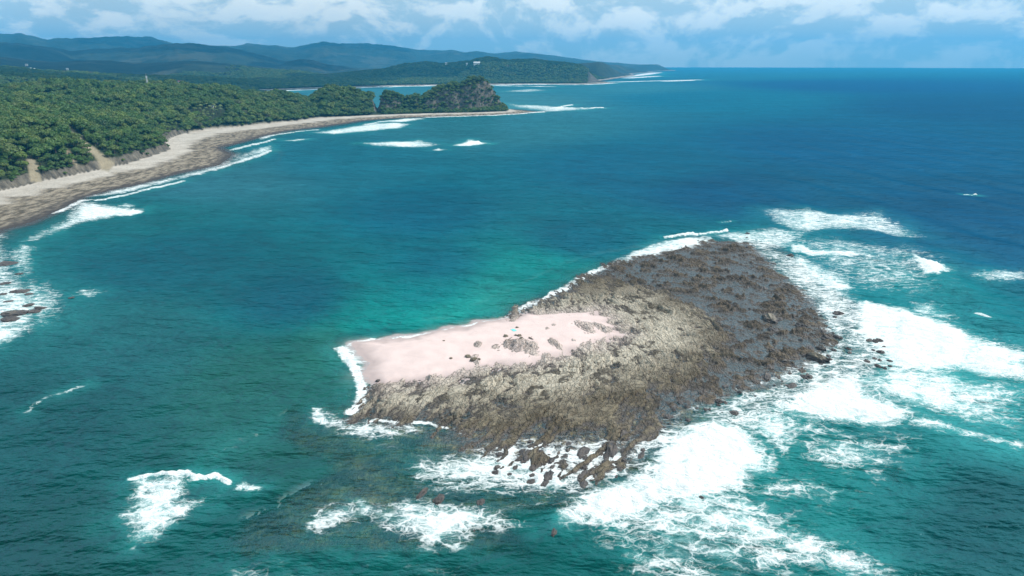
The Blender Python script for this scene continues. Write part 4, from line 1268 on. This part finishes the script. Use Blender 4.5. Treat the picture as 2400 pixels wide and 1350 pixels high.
ROCK_LIST = [  # pixel x, pixel y, width in pixels, length factor, label
    *[(a, b, s, 1.1, A_, 'rock pack in the right surf') for a, b, s in ((2038, 798, 11), (2050, 799, 12), (2062, 798, 13), (2047, 820, 9), (2064, 825, 13), (2050, 840, 12), (2062, 844, 11),
      (2032, 846, 12), (2058, 858, 16), (2074, 863, 11), (2087, 858, 9), (2085, 845, 8), (2072, 812, 7))],
    *[(a, b, s, 1.2, B_, 'rocks along the reef right edge') for a, b, s in ((1897, 815, 19), (1923, 818, 13), (1937, 793, 24), (1963, 790, 17), (1953, 820, 11), (1868, 825, 15), (1817, 823, 22),
      (1837, 848, 17), (1863, 857, 10), (1805, 860, 15), (1970, 865, 9), (1992, 827, 9), (1957, 743, 11), (1880, 765, 20), (1937, 806, 13), (1877, 797, 10),
      (1852, 797, 11), (1813, 775, 20), (1900, 742, 11), (1912, 760, 12), (1928, 776, 14), (1885, 835, 10), (1925, 852, 12), (1945, 842, 9), (1890, 786, 12), (1862, 740, 12))],
    *[(a + (c - a) * u + random.uniform(-5, 5), b + (d - b) * u, random.choice((8, 9, 11, 13, 16)), random.uniform(1.1, 2.0), C_, 'rock ribs below the reef')
      for a, b, c, d in RIBS for u in (0.0, 0.3, 0.55, 0.8, 1.0)],
    *[(a, b, s, 1.0, D_, 'rocks at the reef back corner') for a, b, s in ((1752, 547, 9), (1753, 580, 10), (1733, 577, 9), (1742, 597, 8), (1722, 587, 7), (1690, 585, 12), (1665, 600, 9))],
    *[(a, b, s, 1.2, E_, 'rocks beside the breakers') for a, b, s in ((1530, 983, 14), (1550, 990, 11), (1595, 943, 14), (1733, 908, 15), (1687, 942, 13), (1667, 943, 11), (1613, 985, 12),
      (1610, 953, 11), (1643, 920, 13), (1680, 915, 11), (1633, 938, 7), (1848, 932, 8), (1770, 895, 11), (1700, 905, 11), (1655, 960, 9), (1580, 960, 12))],
    (1915, 840, 30, 1.2, 'broad lumpy rock mound in foam just off the reef right tip', None),
    (1797, 883, 18, 1.6, 'upright dark rock at the foot of the reef above the oval breaker', None),
    (1857, 905, 22, 1.5, 'tall brown rock touching the upper edge of the oval white breaker', None),
    (1893, 883, 26, 0.9, 'purple brown rock hump in foam left of the oval breaker crest', None),
    (1967, 735, 20, 0.8, 'low red brown rock awash left of the wide right hand breaker', None),
    (1810, 747, 34, 1.2, 'large tan and black layered boulder standing in the reef pools', None),
    (1853, 600, 22, 0.7, 'isolated low dark rock in foam beyond the reef back edge', None),
    (1790, 677, 17, 0.7, 'flat black rock at the mouth of the tidal channel', None),
    (990, 1157, 15, 2.6, 'leaning brown rock fin left in the foam at the bottom', None),
    (1030, 1170, 24, 1.4, 'round brown rock lump beside the fin in the lower foam', None),
    (1128, 1177, 17, 1.1, 'lone rock awash in turquoise water below the rock ribs', None),
    (1233, 1067, 20, 2.4, 'long slanting rock rib in the middle of the foam streaks', None),
    (1287, 1117, 22, 1.9, 'thick dark rib at the lower end of the foam streaks', None),
    (1367, 1060, 24, 2.0, 'tufted brown rock rib reaching down from the reef', None),
    (1368, 1137, 15, 1.9, 'red brown rock at the lowest tip of the ribs', None),
    (1423, 1097, 24, 2.0, 'big brown rib beside the head of the largest breaker', None),
    (1433, 1055, 27, 2.0, 'largest brown rock rib joined to the reef foot', None),
    (1462, 1020, 22, 1.5, 'dark boulder at the upper end of the right hand ribs', None),
    (1503, 1070, 16, 2.4, 'brown rock pillar at the edge of the largest breaker', None),
    (1530, 1023, 15, 2.0, 'slim dark rock leaning in foam above the rock pillar', None),
    (1578, 1070, 8, 2.2, 'small black rock poking out of the middle of the largest breaker', None),
    (1567, 977, 24, 0.8, 'wide red brown rock ledge awash beside the reef foot', None),
    (1720, 967, 17, 1.2, 'red rock awash between the two big breakers', None),
    (1860, 930, 9, 1.0, 'tiny dark rock under the tip of the oval breaker', None),
    (1645, 1167, 14, 0.9, 'single dark rock in thin foam below the largest breaker', None),
    (1300, 1242, 17, 2.0, 'rock awash at the left tip of the largest breaker', None),
    (1113, 1243, 11, 1.4, 'small rock awash in the lace foam at the bottom', None),
    (2035, 928, 9, 0.8, 'small dark rock right of the oval breaker crest', None),
    *[(a + random.uniform(-6, 30), b + random.uniform(-8, 26), random.choice((5, 6, 7, 8, 10)), random.uniform(.9, 1.5), G_, 'small rocks fringing the reef')
      for a, b in ((1780, 640), (1815, 668), (1850, 690), (1880, 705), (1900, 725), (1915, 745), (1925, 770), (1945, 785), (1950, 800), (1940, 815), (1925, 830), (1900, 845), (1880, 855), (1855, 866),
                   (1830, 875), (1800, 890), (1775, 900), (1750, 905), (1725, 915), (1700, 925), (1675, 930), (1650, 945), (1625, 955), (1600, 965), (1575, 975), (1550, 995), (1530, 1005), (1510, 1020),
                   (1500, 1035), (1490, 1050), (1745, 560), (1765, 610), (1790, 625), (1860, 715), (1935, 760), (1965, 805), (1910, 860), (1815, 905), (1690, 950))],
    *[(a, b, s, lf, F_, 'rock slabs at the left shore') for a, b, s, lf in ((18, 619, 34, .5), (48, 684, 26, .5), (68, 690, 16, .5), (33, 735, 40, .45), (80, 730, 18, .7), (167, 698, 14, .7),
      (67, 715, 14, .5), (20, 707, 12, .5), (24, 748, 34, .4), (45, 642, 14, .5), (10, 665, 18, .5), (95, 722, 16, .5), (8, 690, 16, .5))],
]
ORD = ['first', 'second', 'third', 'fourth', 'fifth', 'sixth', 'seventh', 'eighth', 'ninth', 'tenth', 'eleventh', 'twelfth', 'thirteenth', 'fourteenth', 'fifteenth', 'sixteenth',
       'seventeenth', 'eighteenth', 'nineteenth']


def ordinal(n):
    if n < 20:
        return ORD[n - 1]
    tens = {2: ('twenty', 'twentieth'), 3: ('thirty', 'thirtieth'), 4: ('forty', 'fortieth')}[n // 10]
    return tens[1] if n % 10 == 0 else tens[0] + '-' + ORD[n % 10 - 1]


for gname in {q[5] for q in ROCK_LIST if q[5]}:
    mem = sorted((i for i, q in enumerate(ROCK_LIST) if q[5] == gname), key=lambda i: ROCK_LIST[i][0])
    for k_, i in enumerate(mem):
        q = ROCK_LIST[i]
        ROCK_LIST[i] = (*q[:4], q[4] + ', ' + ordinal(k_ + 1) + ' from left', q[5])
for i, (a, b, wpx, lf, lb, gr) in enumerate(ROCK_LIST):
    x, y = ground(a, b)
    slant = math.sqrt(x * x + y * y + CAM_H ** 2)
    w_ = wpx * slant / FPX * 0.5 * random.uniform(.7, 1.25)
    o = link('rock', ROCKS[i % 8])
    low_ = gr == 'rock slabs at the left shore'
    h_ = w_ * (0.22 if low_ else random.uniform(.5, .95))
    o.location = (x, y, -0.28 * h_ if not low_ else 0.08)
    o.scale = (w_, w_ * max(lf, 0.8) * 1.25, h_)
    ang = -16 + random.uniform(-9, 9) if (lf >= 1.5 or gr == 'rock ribs below the reef') else (random.uniform(-35, 35) if not low_ else 0)
    o.rotation_euler = (random.uniform(-.12, .12), random.uniform(-.12, .12), math.radians(ang))
    tag(o, lb, 'rock', gr)


def reef_top(x, y):
    xa, ya = np.array([x]), np.array([y])
    return float(max(reef_height(xa, ya)[0][0], sand_height(xa, ya, sand_sdf(xa, ya))[0]))


# things lying on the sand
DARK = ROCKM
for a, b, s, lb in ((1185, 788, .75, 'dark round stone above the largest outcrop on the sand'), (1217, 787, .7, 'flat dark stone behind the largest outcrop on the sand'),
                    (1209, 786, .5, 'small brown stone left of the flat dark stone on the sand'), (1222, 794, .6, 'small dark stone between outcrop and log on the sand'),
                    (1212, 767, .55, 'small dark figure-like shape beside the turquoise cloth on the sand'), (1097, 834, .9, 'black stone at the left end of the sand outcrops'),  # rock mesh by the cloth stands for an unidentified dark figure
                    (1110, 841, 1.0, 'black pointed stone below the left sand outcrop'), (1122, 839, .5, 'little stone right of the black pointed stone'),
                    (1057, 838, .5, 'lone small stone on the open sand'), (885, 883, .7, 'dark stone near the lower left corner of the sand'),
                    (1040, 797, .35, 'pebble near the wet upper edge of the sand')):
    x, y = ground(a, b, 1.7)
    o = link('stone', ROCKS[int(a) % 8])
    o.location = (x, y, reef_top(x, y) + s * .2)
    o.scale = (s, s * 1.2, s * .75)
    o.rotation_euler = (0, 0, a * 1.7)
    tag(o, lb, 'stone')


def wood(name, a0, b0, a1, b1, rad, lb):
    x0, y0 = ground(a0, b0, 1.8)
    x1, y1 = ground(a1, b1, 1.8)
    bm = bmesh.new()
    pts = []
    for u in np.linspace(0, 1, 6):
        x, y = x0 + (x1 - x0) * u, y0 + (y1 - y0) * u
        pts.append((x + random.uniform(-.1, .1), y, reef_top(x, y) + rad * .7))
    tube(bm, pts, [rad, rad * 1.1, rad, rad * .9, rad * .8, rad * .55], 8)
    tube(bm, [pts[2], (pts[2][0] + .6, pts[2][1] + .5, pts[2][2] + .5)], [rad * .5, rad * .25], 6)
    o = link(name, bm_mesh(name, bm, BARK, True))
    tag(o, lb, 'driftwood')


wood('driftwood_log', 1240, 791, 1249, 795, .28, 'dark driftwood log lying on the sand right of the largest outcrop')
wood('driftwood_branch', 1184, 801, 1200, 790, .16, 'thin dark branch leaning on the largest sand outcrop')
mt, t = material('turquoise_cloth')
t.out(t.n('ShaderNodeBsdfPrincipled', {'Base Color': t.mix(t.noise(t.pos(), 3.0, 3), (0.12, 0.52, 0.52), (0.2, 0.62, 0.6)), 'Roughness': 0.85}).outputs[0])
x0, y0 = ground(1204, 773, 1.7)
xs, ys = np.meshgrid(np.linspace(-.75, .75, 16), np.linspace(-1.3, 1.3, 24), indexing='ij')
ca, sa = math.cos(.5), math.sin(.5)
cx, cy = (x0 + xs * ca - ys * sa).ravel(), (y0 + xs * sa + ys * ca).ravel()
cz = np.array([reef_top(a, b) for a, b in zip(cx, cy)]) + 0.05 + 0.05 * np.abs(fbm(cx * 1.4, cy * 1.4, 2, seed=161))
o = make_mesh('beach_cloth', np.stack([cx, cy, cz], 1), grid_faces(16, 24), mt)
sm = o.modifiers.new('thick', 'SOLIDIFY')
sm.thickness = 0.03
tag(o, 'small turquoise cloth spread on the pale sand', 'cloth')


# ------------------------------------------------------------------ houses and the mast inland
def pick(px, py):
    """first terrain point met along the view ray of a photo pixel"""
    t_ = math.atan((px - 1200) / FPX / 1.045)
    rr = np.exp(np.linspace(math.log(600), math.log(9000), 3000))
    X, Y = rr * math.sin(t_), rr * math.cos(t_)
    z = land_height(X, Y)[0]
    qx, qy = project(X, Y, z)
    hit = np.where(qy <= py)[0]
    i = hit[0] if len(hit) else len(rr) - 1
    return X[i], Y[i], z[i], rr[i]


def flat_mat(name, c1, c2, rough=0.8):
    mt, t = material(name)
    t.out(t.n('ShaderNodeBsdfPrincipled', {'Base Color': t.mix(t.noise(t.pos(), 0.6, 4), c1, c2), 'Roughness': rough}).outputs[0])
    return mt


WALL = flat_mat('white_wall', (0.78, 0.77, 0.74), (0.68, 0.67, 0.64))
ROOFW = flat_mat('pale_metal_roof', (0.80, 0.82, 0.84), (0.68, 0.70, 0.73), 0.5)
ROOFR = flat_mat('red_roof', (0.50, 0.06, 0.04), (0.38, 0.05, 0.035), 0.7)
GLASS = flat_mat('dark_glass', (0.03, 0.04, 0.05), (0.02, 0.03, 0.04), 0.2)
STEEL = flat_mat('painted_steel', (0.75, 0.76, 0.78), (0.62, 0.63, 0.65), 0.5)


def box(bm, x0, x1, y0, y1, z0, z1):
    v = [bm.verts.new(c) for c in ((x0, y0, z0), (x1, y0, z0), (x1, y1, z0), (x0, y1, z0), (x0, y0, z1), (x1, y0, z1), (x1, y1, z1), (x0, y1, z1))]
    for f in ((0, 3, 2, 1), (4, 5, 6, 7), (0, 1, 5, 4), (1, 2, 6, 5), (2, 3, 7, 6), (3, 0, 4, 7)):
        bm.faces.new([v[i] for i in f])


def house(px, py, L, Wd, H, roofm, lb, rot, lift=4.0):
    x, y, z, r = pick(px, py)
    e = bpy.data.objects.new('house', None)
    C.objects.link(e)
    e.location = (x, y, z + lift)
    e.rotation_euler = (0, 0, rot)
    tag(e, lb, 'house')
    bm = bmesh.new()
    box(bm, -L / 2, L / 2, -Wd / 2, Wd / 2, -lift - 3, H)
    link('wall', bm_mesh('wall', bm, WALL), e)
    bm = bmesh.new()
    o_ = 0.8
    a = [bm.verts.new(c) for c in ((-L / 2 - o_, -Wd / 2 - o_, H - .2), (L / 2 + o_, -Wd / 2 - o_, H - .2), (L / 2 + o_, 0, H + Wd * .28), (-L / 2 - o_, 0, H + Wd * .28),
                                   (-L / 2 - o_, Wd / 2 + o_, H - .2), (L / 2 + o_, Wd / 2 + o_, H - .2))]
    bm.faces.new((a[0], a[1], a[2], a[3]))
    bm.faces.new((a[3], a[2], a[5], a[4]))
    bm.faces.new((a[0], a[3], a[4]))
    bm.faces.new((a[1], a[5], a[2]))
    bm.faces.new((a[0], a[4], a[5], a[1]))
    link('roof', bm_mesh('roof', bm, roofm), e)
    for k in range(3):
        bm = bmesh.new()
        cx_ = (-0.32 + 0.32 * k) * L
        box(bm, cx_ - 1.0, cx_ + 1.0, -Wd / 2 - .06, -Wd / 2 + .04, H * .35, H * .75)
        link('window', bm_mesh('window', bm, GLASS), e)


house(76, 166, 10, 7, 4, ROOFW, 'white house left of its twin among the trees on the left plain', .2, 5)
house(84, 167, 9, 7, 4, ROOFW, 'white house right of its twin among the trees on the left plain', -.2, 5)
house(70, 155, 11, 8, 4, ROOFW, 'pale house highest on the left wooded plain', .1, 5)
house(163, 166, 10, 8, 6, ROOFW, 'tall white house in woods right of the white pair', .3, 5)
house(423, 200, 17, 9, 5, ROOFR, 'white house with red roof among the lowland woods', .15, 9)
house(487, 251, 7, 4, 2, ROOFW, 'white roof peeping from the near forest canopy', .1, 5)
house(1118, 155, 34, 16, 9, ROOFW, 'largest white house on the far peninsula ridge', .1, 9)
house(1047, 155, 12, 9, 8, ROOFW, 'small white house at the left on the far peninsula', .1, 9)
house(1095, 156, 9, 9, 7, ROOFW, 'small white house just left of the largest peninsula house', .1, 9)
house(1318, 149, 20, 10, 5, ROOFW, 'flat white house on the skyline at the right of the far peninsula', 0, 9)

# lattice mast
x, y, z, r = pick(344, 208)
e = bpy.data.objects.new('radio_mast', None)
C.objects.link(e)
HM = 18 * r / FPX + 4
e.location = (x, y, z + 2)
tag(e, 'white lattice radio mast rising from the woods behind the near forest', 'mast')


def strut(bm, a, b, rad):
    tube(bm, [a, b], [rad, rad], 5)


def half(zq):
    return 1.5 * (1 - zq / HM) + 0.35


for sx_, sy_ in ((-1, -1), (1, -1), (1, 1), (-1, 1)):
    bm = bmesh.new()
    strut(bm, (sx_ * half(-2), sy_ * half(-2), -2), (sx_ * half(HM), sy_ * half(HM), HM), .16)
    link('leg', bm_mesh('leg', bm, STEEL), e)
for k in range(7):
    z0_, z1_ = HM * k / 7, HM * (k + 1) / 7
    bm = bmesh.new()
    a, b = half(z0_), half(z1_)
    cs = ((-1, -1), (1, -1), (1, 1), (-1, 1))
    for q in range(4):
        c0, c1 = cs[q], cs[(q + 1) % 4]
        strut(bm, (c0[0] * a, c0[1] * a, z0_), (c1[0] * b, c1[1] * b, z1_), .09)
        strut(bm, (c1[0] * a, c1[1] * a, z0_), (c0[0] * b, c0[1] * b, z1_), .09)
        strut(bm, (c0[0] * b, c0[1] * b, z1_), (c1[0] * b, c1[1] * b, z1_), .09)
    link('bracing', bm_mesh('bracing', bm, STEEL), e)
for k in range(3):
    bm = bmesh.new()
    a = k * 2.094
    box(bm, 1.1 * math.cos(a) - .3, 1.1 * math.cos(a) + .3, 1.1 * math.sin(a) - .3, 1.1 * math.sin(a) + .3, HM - 3.2, HM - .6)
    link('antenna', bm_mesh('antenna', bm, STEEL), e)
bm = bmesh.new()
strut(bm, (0, 0, HM - .5), (0, 0, HM + 4), .12)
link('lightning_rod', bm_mesh('lightning_rod', bm, STEEL), e)

# ------------------------------------------------------------------ unseen clouds placed over the hinterland so their shade falls on the hills
mt, t = material('cloud')
cd_ = t.n('ShaderNodeBsdfDiffuse', {'Color': (0.9, 0.9, 0.9)})
ct_ = t.n('ShaderNodeBsdfTranslucent', {'Color': (0.9, 0.9, 0.9)})
t.out(t.n('ShaderNodeMixShader', {0: 0.3, 1: cd_.outputs[0], 2: ct_.outputs[0]}).outputs[0])
off = 1650 / math.tan(SUN_EL)
ox_, oy_ = off * math.sin(SUN_AZ), off * math.cos(SUN_AZ)
cv, cf, base_i = [], [], 0
for px_, r_, sx_, sy_ in ((-150, 6900, 900, 500), (120, 7600, 500, 500), (420, 7300, 900, 450), (640, 7900, 500, 500), (250, 10500, 700, 600), (800, 10500, 700, 600),
                          (180, 4800, 520, 380), (-60, 4300, 460, 300), (380, 5000, 420, 300), (690, 6350, 420, 380), (930, 4150, 620, 330), (1210, 4200, 480, 300), (60, 3000, 330, 200),
                          (330, 2650, 520, 320), (560, 3250, 560, 340), (130, 2250, 260, 140), (720, 3700, 420, 300)):
    x, y = at_range(px_, r_)
    bm = bmesh.new()
    bmesh.ops.create_icosphere(bm, subdivisions=5, radius=1.0)
    co = np.array([v.co[:] for v in bm.verts])
    ff = np.array([[v.index for v in f.verts] for f in bm.faces])
    bm.free()
    d = 1 + 0.35 * fbm(co[:, 0] * 1.5 + px_, co[:, 1] * 1.5 + co[:, 2], 5, 0.6, seed=int(r_ / 100)) + 0.15 * fbm(co[:, 0] * 5, co[:, 1] * 5 + co[:, 2] * 4 + px_, 3, seed=5)
    q = co * d[:, None]
    q[:, 2] = np.where(q[:, 2] < 0, q[:, 2] * 0.25, q[:, 2])
    cv.append(np.stack([x + ox_ + q[:, 0] * sx_, y + oy_ + q[:, 1] * sy_, 1650 + q[:, 2] * min(sx_, sy_) * 0.45], 1))
    cf.append(ff + base_i)
    base_i += len(co)
o = make_mesh('shade_cumulus', np.concatenate(cv), np.concatenate(cf), mt, kind='stuff')
o['label'] = 'unseen clouds placed inland to shade the hills'

# ------------------------------------------------------------------ haze
bm = bmesh.new()
box(bm, -18600, 18600, -2000, 18600, -12, 700)
mt, t = material('haze')
hv = t.n('ShaderNodeVolumePrincipled')
hv.inputs['Color'].default_value = (0.06, 0.52, 1.0, 1)
hv.inputs['Density'].default_value = 8.0e-5
hv.inputs['Anisotropy'].default_value = 0.0
t.out(hv.outputs[0], sock='Volume')
o = link('haze', bm_mesh('haze', bm, mt))
o['kind'] = 'stuff'
o['label'] = 'thin blue sea haze over the whole bay'
